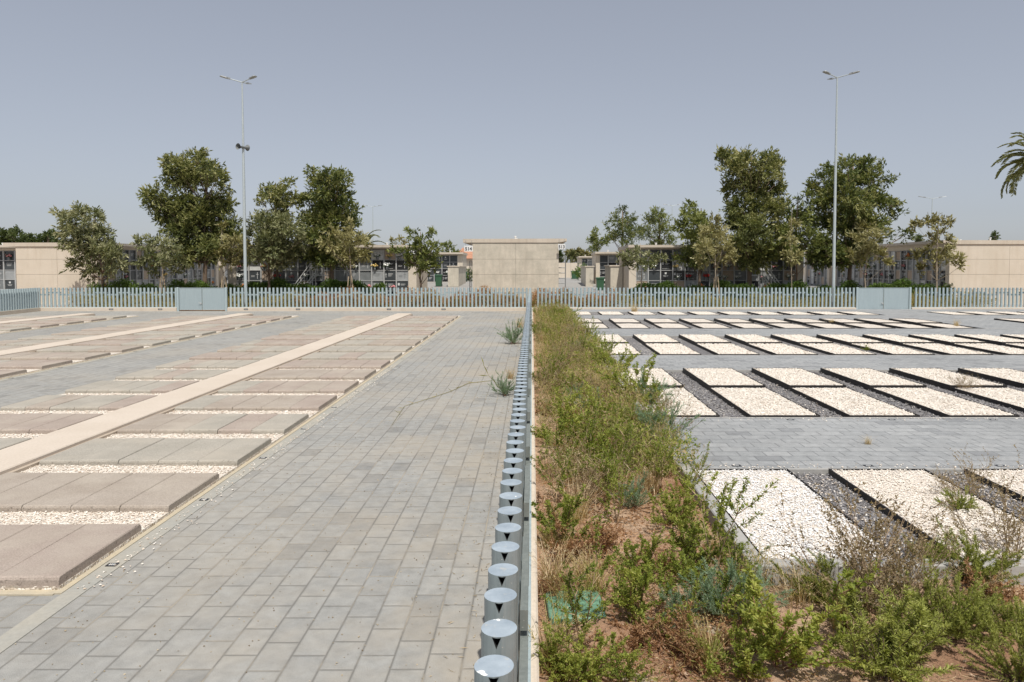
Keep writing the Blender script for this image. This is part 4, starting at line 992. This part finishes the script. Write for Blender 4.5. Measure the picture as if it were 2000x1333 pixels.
# hedges and low growth beyond the far fence
def leafbox(name, mat, label, x0, x1, y0, y1, z1, n, ln, wd, seed, z0=0.0, wob=.12, kind='stuff', up=.5):
    g = np.random.default_rng(seed); m = MB(); X = g.uniform(x0, x1, n); Yv = g.uniform(y0, y1, n)
    top = z1*(1 + wob*np.sin(X*1.7+seed)*1.0 + wob*.8*np.sin(X*4.3) + wob*.5*np.sin(Yv*5)); Z = z0 + (top-z0)*g.uniform(0, 1, n)**.6
    P = np.stack([X, Yv, Z], axis=1); D = g.normal(0, 1, (n, 3)); D[:, 2] += up
    cl = .5 + .22*np.sin(X*6.1)*np.cos(Yv*7+Z*6); leaves(m, P, D, ln*g.uniform(.6, 1.4, n), wd*g.uniform(.6, 1.4, n), np.clip(cl + g.normal(0, .18, n), 0, 1), g)
    o = m.build(name, mat); tag(o, label, kind=kind); return o
leafbox('hedge', L['hedge'], 'bright green hedge behind the far fence on the left', -16.2, -8.3, 39.3, 40.3, 1.33, 26000, .10, .06, 1)
leafbox('hedge', L['hedge'], 'green hedge behind the far fence on the right', 5.4, 17.5, 39.3, 40.3, 1.22, 30000, .10, .06, 2)
leafbox('hedge', L['hedge'], 'green hedge behind the left gate', -24.8, -16.2, 39.3, 40.3, 1.3, 16000, .10, .06, 3)
leafbox('hedge', L['hedge'], 'green hedge behind the right gate', 17.5, 23.5, 39.3, 40.3, 1.3, 16000, .10, .06, 4)
leafbox('ground_cover', L['weed'], 'low green and brown growth behind the far fence', -24.5, 24.5, 36.9, 39.2, .62, 60000, .11, .04, 5, wob=.3)
leafbox('dry_ground_cover', L['rust'], 'dry brown growth behind the middle of the far fence', -12.5, 4.5, 36.9, 39.3, .8, 26000, .11, .045, 6, wob=.25)
t = thing('bush', 'green bush beside the second bin in the left alley', 'bush', ((918-VX)*73/FPX, 73, .8)); m = MB(); blob_crown(m, [(0,0,.7,.8),(.6,.2,.5,.6),(-.5,0,.5,.55)], rng, dens=160, ln=.2, wd=.07); m.build('foliage', L['hedge'], t); m = MB(); limbs(m, (0,0,0), (0,0,.7), [(0,0,.8,.5),(.5,.2,.5,.4)], .05, rng); m.build('stem', M['bark'], t)
t = thing('bush', 'green bush beside the bin at the right alley', 'bush', ((1141-VX)*78/FPX, 78, .8)); m = MB(); blob_crown(m, [(0,0,.8,.9),(.5,.2,.6,.6),(-.4,0,.6,.6)], rng, dens=160, ln=.2, wd=.07); m.build('foliage', L['hedge'], t); m = MB(); limbs(m, (0,0,0), (0,0,.7), [(0,0,.8,.5),(.5,.2,.5,.4)], .05, rng); m.build('stem', M['bark'], t)

# ------------------------------------------------------------------ shrubs and weeds of the planting bed
def sprig(mb, lf, p0, d0, ln, r, g, depth, leaf, curve=.15, mi=0):
    """a twig polyline with leaves; leaf = function(points, dirs)"""
    k = 5; p = np.array(p0, dtype=float); d = np.array(d0, dtype=float); d /= np.linalg.norm(d); pts = [p.copy()]
    for i in range(k):
        d = d + g.normal(0, curve, 3); d[2] += .04; d /= np.linalg.norm(d); p = p + d*ln/k; pts.append(p.copy())
    mb.tube([tuple(q) for q in pts], [r*(1-.8*i/k) for i in range(k+1)], 3, mi, cap=False)
    pts = np.array(pts)
    if depth > 0:
        for j in range(g.integers(3, 6)):
            i = g.integers(1, k); q = pts[i]; dd = unit((pts[i+1]-pts[i])[None])[0] + g.normal(0, .55, 3); dd[2] = abs(dd[2])*.6 + .25
            sprig(mb, lf, q, dd, ln*g.uniform(.35, .6), r*.5, g, depth-1, leaf, curve, mi)
    leaf(pts, g)
def along(pts, n, g, a=.1):
    k = len(pts)-1; s = g.uniform(a, 1, n)*k; i = np.minimum(s.astype(int), k-1); f = (s-i)[:, None]
    return pts[i]*(1-f)+pts[i+1]*f, unit(pts[i+1]-pts[i])
PROTO = {}
def plant_proto(kind, v):
    if (kind, v) in PROTO: return PROTO[(kind, v)]
    g = np.random.default_rng(100*v + len(kind)*7 + ord(kind[0])); st = MB(); lf = MB()
    if kind == 'mastic':
        base_v = [.5]
        def leaf(pts, g):
            n = 30; P, D = along(pts, n, g); sd = g.normal(0, 1, (n, 3)); sd[:, 2] = np.abs(sd[:, 2])*.4
            for q in range(3):
                leaves(lf, P + g.normal(0, .007, P.shape), D*.5 + sd + g.normal(0, .4, (n, 3)), .034*g.uniform(.7, 1.3, n), .0145, np.clip(base_v[0] + g.normal(0, .17, n), 0, 1), g)
        for i in range(9):
            a = g.uniform(0, 6.28); e = g.uniform(.5, 1.35); base_v[0] = g.uniform(.35, .75)
            sprig(st, lf, (g.normal(0, .03), g.normal(0, .03), 0), (math.cos(a)*math.cos(e), math.sin(a)*math.cos(e), math.sin(e)), g.uniform(.38, .68), .008, g, 1, leaf, .17)
        ms, ml = M['stem'], L['shrub']
    elif kind == 'upright':
        base_v = [.5]
        def leaf(pts, g):
            n = 34; P, D = along(pts, n, g, .25); sd = g.normal(0, 1, (n, 3))
            for q in range(3): leaves(lf, P + g.normal(0, .008, P.shape), D*.6 + sd*.9, .032*g.uniform(.7, 1.3, n), .013, np.clip(base_v[0] + g.normal(0, .17, n), 0, 1), g)
        for i in range(4):
            a = g.uniform(0, 6.28); base_v[0] = g.uniform(.35, .7)
            sprig(st, lf, (0, 0, 0), (math.cos(a)*.28, math.sin(a)*.28, 1), g.uniform(.7, .95), .010, g, 1, leaf, .1)
        ms, ml = M['drystem'], L['shrub']
    elif kind == 'rosemary':
        def leaf(pts, g):
            n = 150; P, D = along(pts, n, g, .12); leaves(lf, P, D*.9 + g.normal(0, .6, (n, 3)), .030*g.uniform(.7, 1.2, n), .0052, np.clip(g.normal(.45, .2, n) + (P[:, 2]-.15)*.5, 0, 1), g)
        for i in range(34):
            a = g.uniform(0, 6.28); e = g.uniform(.15, 1.2)
            sprig(st, lf, (g.normal(0, .05), g.normal(0, .05), 0), (math.cos(a)*math.cos(e), math.sin(a)*math.cos(e), math.sin(e)), g.uniform(.3, .5), .006, g, 1 if i % 2 else 0, leaf, .12)
        ms, ml = M['bark'], L['rosemary']
    elif kind == 'drybush':
        def leaf(pts, g):
            n = 17; P, D = along(pts, n, g, .35); leaves(lf, P, D + g.normal(0, .8, (n, 3)), .014*g.uniform(.6, 1.6, n), .009, g.uniform(.05, 1, n), g)
        for i in range(16):
            a = g.uniform(0, 6.28); e = g.uniform(.45, 1.4)
            sprig(st, lf, (g.normal(0, .03), g.normal(0, .03), 0), (math.cos(a)*math.cos(e), math.sin(a)*math.cos(e), math.sin(e)), g.uniform(.45, .75), .0048, g, 2, leaf, .16)
        ms, ml = M['twigstem'], L['twig']
    elif kind in ('grass', 'greengrass'):
        n = 110; k = 5; a = g.uniform(0, 6.28, n); hgt = g.uniform(.15, .46, n); out = g.uniform(.03, .3, n)
        for i in range(n):
            b = np.array([g.normal(0, .05), g.normal(0, .05), 0]); dv = np.array([math.cos(a[i]), math.sin(a[i]), 0]); sdv = np.array([-dv[1], dv[0], 0]); pts = [b + dv*out[i]*(t**1.6) + np.array([0, 0, hgt[i]*(t - .25*t*t)]) for t in np.linspace(0, 1, k+1)]
            w = .0042; V = [];
            for j, p in enumerate(pts): ww = w*(1-.85*j/k); V += [p-sdv*ww, p+sdv*ww]
            lf.add(V, [(2*j, 2*j+1, 2*j+3, 2*j+2) for j in range(k)], 0, float(np.clip(g.normal(.6, .25), 0, 1)))
            if g.random() < .35:
                m_ = 8; P = np.repeat(pts[-1][None], m_, 0) + g.normal(0, .012, (m_, 3)); leaves(lf, P, g.normal(0, 1, (m_, 3)) + np.array([0, 0, .5]), .02, .006, np.clip(g.normal(.7, .2, m_), 0, 1), g)
        st.tube([(0, 0, 0), (0, 0, .06)], .01, 5); ms, ml = M['drystem'], L['dry' if kind == 'grass' else 'weed']
    elif kind == 'feather':
        def leaf(pts, g):
            n = 90; P, D = along(pts, n, g, .1); leaves(lf, P, D + g.normal(0, .45, (n, 3)), .045*g.uniform(.5, 1.2, n), .0045, np.clip(g.normal(.5, .22, n), 0, 1), g)
        for i in range(26):
            a = g.uniform(0, 6.28); e = g.uniform(.3, 1.4)
            sprig(st, lf, (g.normal(0, .03), g.normal(0, .03), 0), (math.cos(a)*math.cos(e), math.sin(a)*math.cos(e), math.sin(e)), g.uniform(.25, .5), .0035, g, 1 if i % 3 == 0 else 0, leaf, .1)
        ms, ml = M['stem'], L['blue']
    else:  # rust: low dead plant
        def leaf(pts, g):
            n = 34; P, D = along(pts, n, g, .1); leaves(lf, P, D + g.normal(0, .8, (n, 3)), .024*g.uniform(.6, 1.4, n), .008, g.uniform(0, 1, n), g)
        for i in range(22):
            a = g.uniform(0, 6.28); e = g.uniform(.1, 1.2)
            sprig(st, lf, (g.normal(0, .06), g.normal(0, .06), 0), (math.cos(a)*math.cos(e), math.sin(a)*math.cos(e), math.sin(e)), g.uniform(.15, .34), .003, g, 1, leaf, .2)
        ms, ml = M['stem'], L['rust']
    so_ = st.build('stems', ms); lo = lf.build('leaves', ml); r = (so_.data, lo.data); bpy.data.objects.remove(so_); bpy.data.objects.remove(lo)
    PROTO[(kind, v)] = r; return r
KN = {'mastic': ('shrub', 'shrub'), 'upright': ('upright_shrub', 'shrub'), 'rosemary': ('rosemary_bush', 'shrub'), 'drybush': ('dry_bush', 'dry bush'),
      'grass': ('dry_grass_tuft', 'grass tuft'), 'greengrass': ('grass_tuft', 'grass tuft'), 'feather': ('feathery_weed', 'weed'), 'rust': ('dead_plant', 'dead plant')}
def plant(kind, x, y, s, label, group=None, z=-.01, v=None, sz=None, rz=None):
    nm, cat = KN[kind]; t = thing(nm, label, cat, (x, y, z), rnd.uniform(0, 6.28) if rz is None else rz, group)
    t.scale = (s, s, sz or s)
    for nme, me in zip(('stems', 'leaves'), plant_proto(kind, rnd.randrange(3) if v is None else v)):
        o = bpy.data.objects.new(nme, me); COL.objects.link(o); o.parent = t
    return t
def PX(kind, px, py, s, label, sz=None, v=None, z=0.0, group=None):
    x, y = G(px, py, z); return plant(kind, x, y, s, label, group, z-.01, v, sz)
# near plants, read off the photograph one by one
PX('upright', 1135, 1262, .66, 'leafy upright shrub growing in front of the green valve box lid', v=0)
PX('mastic', 1150, 1325, .55, 'bright shrub below the green valve box lid at the bottom edge')
PX('mastic', 1245, 1215, .72, 'leafy shrub right of the green valve box lid')
PX('rust', 1275, 1262, .8, 'dark dead plant at the foot of the shrub right of the valve box lid')
PX('upright', 1395, 1135, .84, 'tall bright green shrub leaning over the grey kerb corner', v=1)
PX('upright', 1440, 1155, .42, 'small leafy shrub just left of the grey kerb corner', v=2)
PX('mastic', 1100, 1060, .8, 'leafy shrub by the fence above the valve box lid')
PX('upright', 1205, 1020, .62, 'green shrub in the middle of the bed beyond the valve box lid')
PX('rust', 1155, 1085, 1.2, 'orange brown dead plant in the bed beyond the valve box lid')
PX('grass', 1085, 1150, 1.0, 'dry grass tuft against the fence plinth left of the valve box lid')
PX('greengrass', 1075, 1300, 1.0, 'greenish grass tuft at the foot of the fence plinth near the bottom')
PX('feather', 1400, 1200, .75, 'blue green weed on bare soil left of the big bright shrub')
PX('mastic', 1525, 1305, .98, 'big bright green shrub with reddish stems near the bottom edge', v=0)
PX('mastic', 1450, 1322, .6, 'small round leaved shrub left of the big bright shrub at the bottom edge')
PX('rosemary', 1730, 1312, 1.25, 'widest rosemary bush, at the bottom edge of the photo', sz=.95)
PX('rosemary', 1835, 1238, .78, 'rosemary bush behind and right of the widest one', sz=.95)
PX('rosemary', 1605, 1180, .7, 'dark green rosemary mound left of the big twiggy bush', sz=.72)
PX('rosemary', 1890, 1138, .8, 'rosemary bush against the kerb on the right', sz=.8)
PX('rosemary', 1985, 1245, .75, 'rosemary bush at the right edge of the photo', sz=.6)
PX('rosemary', 1825, 1118, .62, 'light green rosemary spilling over the kerb by the black steel edging', sz=.5)
PX('rosemary', 1990, 1330, .7, 'rosemary bush in the bottom right corner')
PX('rosemary', 1915, 1200, .5, 'small rosemary bush between the two on the far right', sz=.4)
PX('drybush', 1690, 1190, 1.18, 'big twiggy dry bush standing before the pure white plot', v=0)
PX('drybush', 1765, 1175, .85, 'dry twiggy bush to the right of the biggest one', v=1)
PX('drybush', 1985, 1110, .9, 'dry twiggy weed leaning over the kerb at the right edge', v=2)
PX('rust', 1935, 1172, .9, 'rusty brown dead plant between rosemary bushes on the right')
PX('rust', 1350, 1290, .7, 'small dead plant on bare soil left of the big bright shrub')
PX('greengrass', 1480, 1135, .8, 'grass tuft below the kerb corner')
PX('greengrass', 1650, 1225, .8, 'grass tuft between the twiggy bush and the widest rosemary')
PX('grass', 1560, 1185, .9, 'straw coloured tuft before the kerb of the pure white plot')
PX('mastic', 1325, 1010, .6, 'leafy shrub at the bed edge beside the pure white plot')
PX('upright', 1345, 965, .5, 'dark leaved shrub rising over the bed kerb by the near path', v=2)
PX('feather', 1290, 880, 1.35, 'large blue green feathery weed spilling onto the wide near path')
PX('feather', 1270, 800, 1.2, 'grey green feathery weed spilling over the kerb before the second row')
PX('mastic', 1250, 800, 1.3, 'dark shrub bulging over the kerb beside the second row of plots')
PX('mastic', 1200, 740, 1.2, 'shrub bulging over the kerb at the rear of the second row')
PX('mastic', 1110, 880, 1.15, 'bright green shrub by the fence level with the near path')
PX('feather', 1460, 1200, .7, 'blue green weed between the kerb corner and the big bright shrub', v=1)
PX('feather', 1330, 1215, .55, 'small grey green weed in the middle of the bare soil', v=2)
PX('mastic', 1255, 1130, .62, 'yellow green shrub behind the one right of the valve box lid', v=2)
PX('mastic', 1100, 1330, .45, 'green shrub at the bottom edge beside the plinth', v=1)
PX('mastic', 1220, 1333, .36, 'low shrub at the bottom edge between plinth and bare soil', v=2)
PX('greengrass', 1160, 1160, .9, 'greenish tuft just behind the valve box lid')
PX('upright', 1090, 985, .62, 'slender green shrub by the plinth before the dense weeds', v=0)
PX('upright', 1215, 935, .68, 'slender green shrub in the middle of the bed where weeds thicken', v=1)
PX('upright', 1290, 935, .5, 'slender green shrub near the bed kerb where weeds thicken', v=0)
PX('upright', 1115, 930, .75, 'tall green shrub near the plinth where weeds thicken', v=2)
PX('grass', 1130, 1010, 1.0, 'straw tuft between slender shrubs near the plinth')
PX('greengrass', 1380, 1300, .8, 'low tuft at the bottom edge left of the big bright shrub')
PX('rust', 1400, 1262, .6, 'small brown dead plant left of the big bright shrub')
PX('grass', 1180, 960, 1.1, 'straw tuft among slender shrubs in the middle of the bed')
PX('drybush', 1150, 985, .7, 'thin dry bush between slender shrubs near the plinth')
PX('drybush', 1240, 905, .75, 'thin dry bush in the bed level with the kerb of the near path')
PX('grass', 1270, 960, 1.0, 'straw tuft near the bed kerb beside the pure white plot')
x, y = G(1873, 995, .11); plant('rosemary', x, y, .42, 'small dark plant growing alone in a white gravel plot near the right edge', None, .10)
x, y = G(1885, 985, .02); plant('drybush', x, y, .62, 'thin dry weed standing in the dark gravel beside the lone plant', None, .0)
x, y = G(1695, 868, .1); plant('grass', x*1.0, y, .3, 'tiny straw weed on the wide near path', None, .1)
x, y = G(1693, 686, .1); plant('mastic', x, y, .28, 'tiny green weed in the gravel of the third row', None, .1)
x, y = G(1868, 638, .1); plant('grass', x, y, .75, 'straw coloured weed at the right tip of the fourth row', None, .1)
x, y = G(1880, 762, .1); plant('drybush', x, y, .45, 'thin dry weed at the rear of the second row near the right', None, .1)
x, y = G(1240, 610, .1); plant('grass', x, y, 1.3, 'straw coloured grass clump against the far plinth', None, .1)
x, y = G(1625, 630, .1); plant('grass', x, y, .9, 'flattened straw weed between plots of the fourth row', None, .1, sz=.4)
# weeds on the left paving against the fence
x, y = G(985, 773, 0); plant('feather', x, y, .85, 'silvery tufted weed on the paving at the foot of the dividing fence', None, 0)
x, y = G(1003, 672, 0); plant('feather', x, y, 1.5, 'pale green feathery weed leaning out of the fence onto the paving', None, 0)
x, y = G(1016, 640, 0); plant('grass', x, y, 1.2, 'straw weed between fence and paving near the far end', None, 0)
x, y = G(1000, 740, 0); plant('grass', x-.03, y, .7, 'thin dry grass at the fence foot beyond the silvery tuft', None, 0)
t = thing('reed', 'single bent reed with long blades leaning over the left paving', 'weed', (*G(985, 772), 0)); mb = MB()
b0 = Vector((0, 0, 0)); stem = [Vector((0, 0, .02)), Vector((-.12, .05, .16)), Vector((-.28, .1, .33)), Vector((-.36, .1, .5))]; mb.tube(stem, [.005, .004, .003, .001], 5); mb.build('stems', L['weed'], t)
mb = MB(); gq = np.random.default_rng(5)
leaves(mb, np.array([stem[1], stem[2], stem[2], stem[1], stem[3], (0, 0, 0)], dtype=float), np.array([(-.5, 0, .6), (-1, 0, .05), (-.5, 0, 1), (.15, 0, 1), (-.3, 0, .9), (-1, 0, .1)], dtype=float), np.array([.22, .2, .24, .28, .2, .4]), .018, .35, gq); mb.build('leaves', L['weed'], t)
mb = MB(); pts = [G(960, 745), G(915, 750), G(880, 766), G(845, 778), G(790, 795), G(765, 832)]
mb.tube([(a, b, .012) for a, b in pts], [.005, .005, .004, .004, .003, .002], 5)
P = np.array([(a, b, .012) for a, b in pts]); Pq, Dq = along(P, 34, gq); Dq = Dq + gq.normal(0, .8, (34, 3)); Dq[:, 2] = np.abs(Dq[:, 2])*.5
leaves(mb, Pq, Dq, gq.uniform(.05, .16, 34), .008, gq.uniform(.4, 1, 34), gq); tag(mb.build('creeping_weed', L['weed']), 'long thin creeping runner lying across the left paving', 'weed')

# shrubs crowding the long bed
gb = np.random.default_rng(77); bedlab = {'upright': 'slender green shrub crowded among dry weeds in the long planting bed', 'mastic': 'leafy green shrub crowded among dry weeds in the long planting bed', 'drybush': 'twiggy dry bush crowded among the weeds of the long planting bed',
 'grass': 'dry straw tuft crowded among the weeds of the long planting bed', 'feather': 'blue green feathery weed crowded in the long planting bed', 'rust': 'brown dead plant crowded in the long planting bed', 'greengrass': 'half green grass tuft crowded in the long planting bed'}
bedgrp = {'upright': 'slender shrubs crowding the long bed', 'mastic': 'leafy shrubs crowding the long bed', 'drybush': 'dry bushes crowding the long bed', 'grass': 'straw tufts crowding the long bed', 'feather': 'feathery weeds crowding the long bed', 'rust': 'dead plants crowding the long bed', 'greengrass': 'grass tufts crowding the long bed'}
yb = 6.6; 
while yb < 35.8:
    step = .17 + .006*yb
    k = gb.choice(['mastic', 'upright', 'drybush', 'grass', 'feather', 'rust', 'greengrass'], p=[.22, .20, .18, .15, .04, .09, .12])
    x = gb.uniform(.16, 1.6 if yb < 8 else 1.85); s = gb.uniform(.6, 1.0)*(1.15 if k in ('grass', 'greengrass', 'rust') else .95) * (1.0 if yb < 9 else 1.12)
    s *= (.78 if k == 'upright' else 1.0)
    plant(k, x, yb + gb.uniform(-.1, .1), s, bedlab[k], bedgrp[k]); yb += step
for i in range(16):
    k = ['grass', 'rust', 'greengrass', 'mastic'][i % 4]; x = gb.uniform(.12, 1.5); y = gb.uniform(4.4, 6.4)
    plant(k, x, y, gb.uniform(.4, .75), bedlab[k], bedgrp[k])
# ground layer: litter, dead stalks and small weeds nobody could count
def mat_layer(name, mat, label, n, seed, xr, yr, h, ln, wd, up, pw=1.0, mask=None):
    g = np.random.default_rng(seed); X = g.uniform(xr[0], xr[1], n); u = g.uniform(0, 1, n)**pw; Yv = yr[0] + (yr[1]-yr[0])*u
    if mask is not None: k = mask(X, Yv, g); X = X[k]; Yv = Yv[k]; n = len(X)
    Z = h*g.uniform(0, 1, n)**1.3; D = g.normal(0, 1, (n, 3)); D[:, 2] = np.abs(D[:, 2])*up
    cl = .5 + .3*np.sin(X*4.1+seed)*np.sin(Yv*2.3+X*2); m = MB(); leaves(m, np.stack([X, Yv, Z], axis=1), D, ln*g.uniform(.5, 1.5, n), wd*g.uniform(.6, 1.4, n), np.clip(cl + g.normal(0, .2, n), 0, 1), g)
    tag(m.build(name, mat), label, kind='stuff')
def inbed(X, Yv, g): return (np.sin(X*3.3+Yv*1.9)+np.sin(X*7.7-Yv*2.7)+g.normal(0, .7, len(X))) > -.3
mat_layer('weeds', L['weed'], 'dense mixed weeds filling the long bed', 56000, 1, (.08, 1.75), (7.4, 35.9), .40, .07, .009, 1.4, 1.2, inbed)
mat_layer('dry_weeds', L['dry'], 'dry stalks filling the long bed', 50000, 2, (.08, 1.72), (6.6, 35.9), .44, .085, .0045, 1.6, 1.15, inbed)
mat_layer('weeds', L['shrub'], 'small green weeds filling the long bed', 42000, 3, (.3, 1.8), (7.5, 35.9), .40, .05, .02, 1.3, 1.35, lambda X, Y, g: (np.sin(X*2.9+Y*1.1+1)+np.sin(Y*3.1-X)+g.normal(0, .5, len(X))) > .1)
mat_layer('litter', L['dry'], 'dry litter scattered over the soil', 16000, 4, (.05, 5.2), (2.6, 5.0), .012, .045, .005, .12, 1.0, lambda X, Y, g: np.sin(X*4)+np.sin(Y*5+X)+g.normal(0, .8, len(X)) > 0)
mat_layer('litter', L['rust'], 'brown litter scattered over the soil', 12000, 5, (.05, 1.6), (3.4, 8.0), .02, .035, .008, .2)
mat_layer('weeds', L['weed'], 'small weeds dotted over the bare soil', 9000, 6, (.05, 5.2), (3.0, 5.0), .09, .04, .008, 1.2, 1.0, lambda X, Y, g: np.sin(X*5.3+Y)+np.sin(Y*6.1-X*2) + g.normal(0, .3, len(X)) > .9)
m = MB(); n = 900; P = np.stack([gb.uniform(.05, 5.5, n), gb.uniform(2.6, 5.0, n), gb.uniform(-.02, .015, n)], axis=1); stones(m, P, .026, gb, 0); P = np.stack([gb.uniform(.06, 1.6, 400), gb.uniform(5, 9.5, 400), gb.uniform(-.01, .02, 400)], axis=1); stones(m, P, .03, gb, 0)
tag(m.build('pebbles', M['clod']), 'pebbles and clods on the red soil', kind='stuff')
# green valve box lid
t = thing('valve_box', 'green plastic irrigation valve box lid set in the soil beside the fence', 'valve box', (*G(1123, 1190), 0), R(3)); m = MB(); w, d, r_ = .185, .19, .04
pts = []
for (cx, cy, a0) in ((w-r_, d-r_, 0), (-w+r_, d-r_, 90), (-w+r_, -d+r_, 180), (w-r_, -d+r_, 270)):
    for q in range(5): a = R(a0 + q*22.5); pts.append((cx + r_*math.cos(a), cy + r_*math.sin(a)))
nq = len(pts); V = [(x, y, -.05) for x, y in pts] + [(x, y, .03) for x, y in pts] + [(x*.97, y*.97, .038) for x, y in pts]
m.add(V, [(i, (i+1) % nq, nq+(i+1) % nq, nq+i) for i in range(nq)] + [(nq+i, nq+(i+1) % nq, 2*nq+(i+1) % nq, 2*nq+i) for i in range(nq)] + [tuple(2*nq+i for i in range(nq))]); m.build('lid', M['lid'], t)
m = MB()
for i in range(9): m.box(-.155+i*.037, -.150+i*.037, -.16, .16, .0385, .0405)
for j in range(6): m.box(-.16, .16, -.15+j*.06, -.145+j*.06, .0385, .041)
m.build('grid', M['lid'], t)
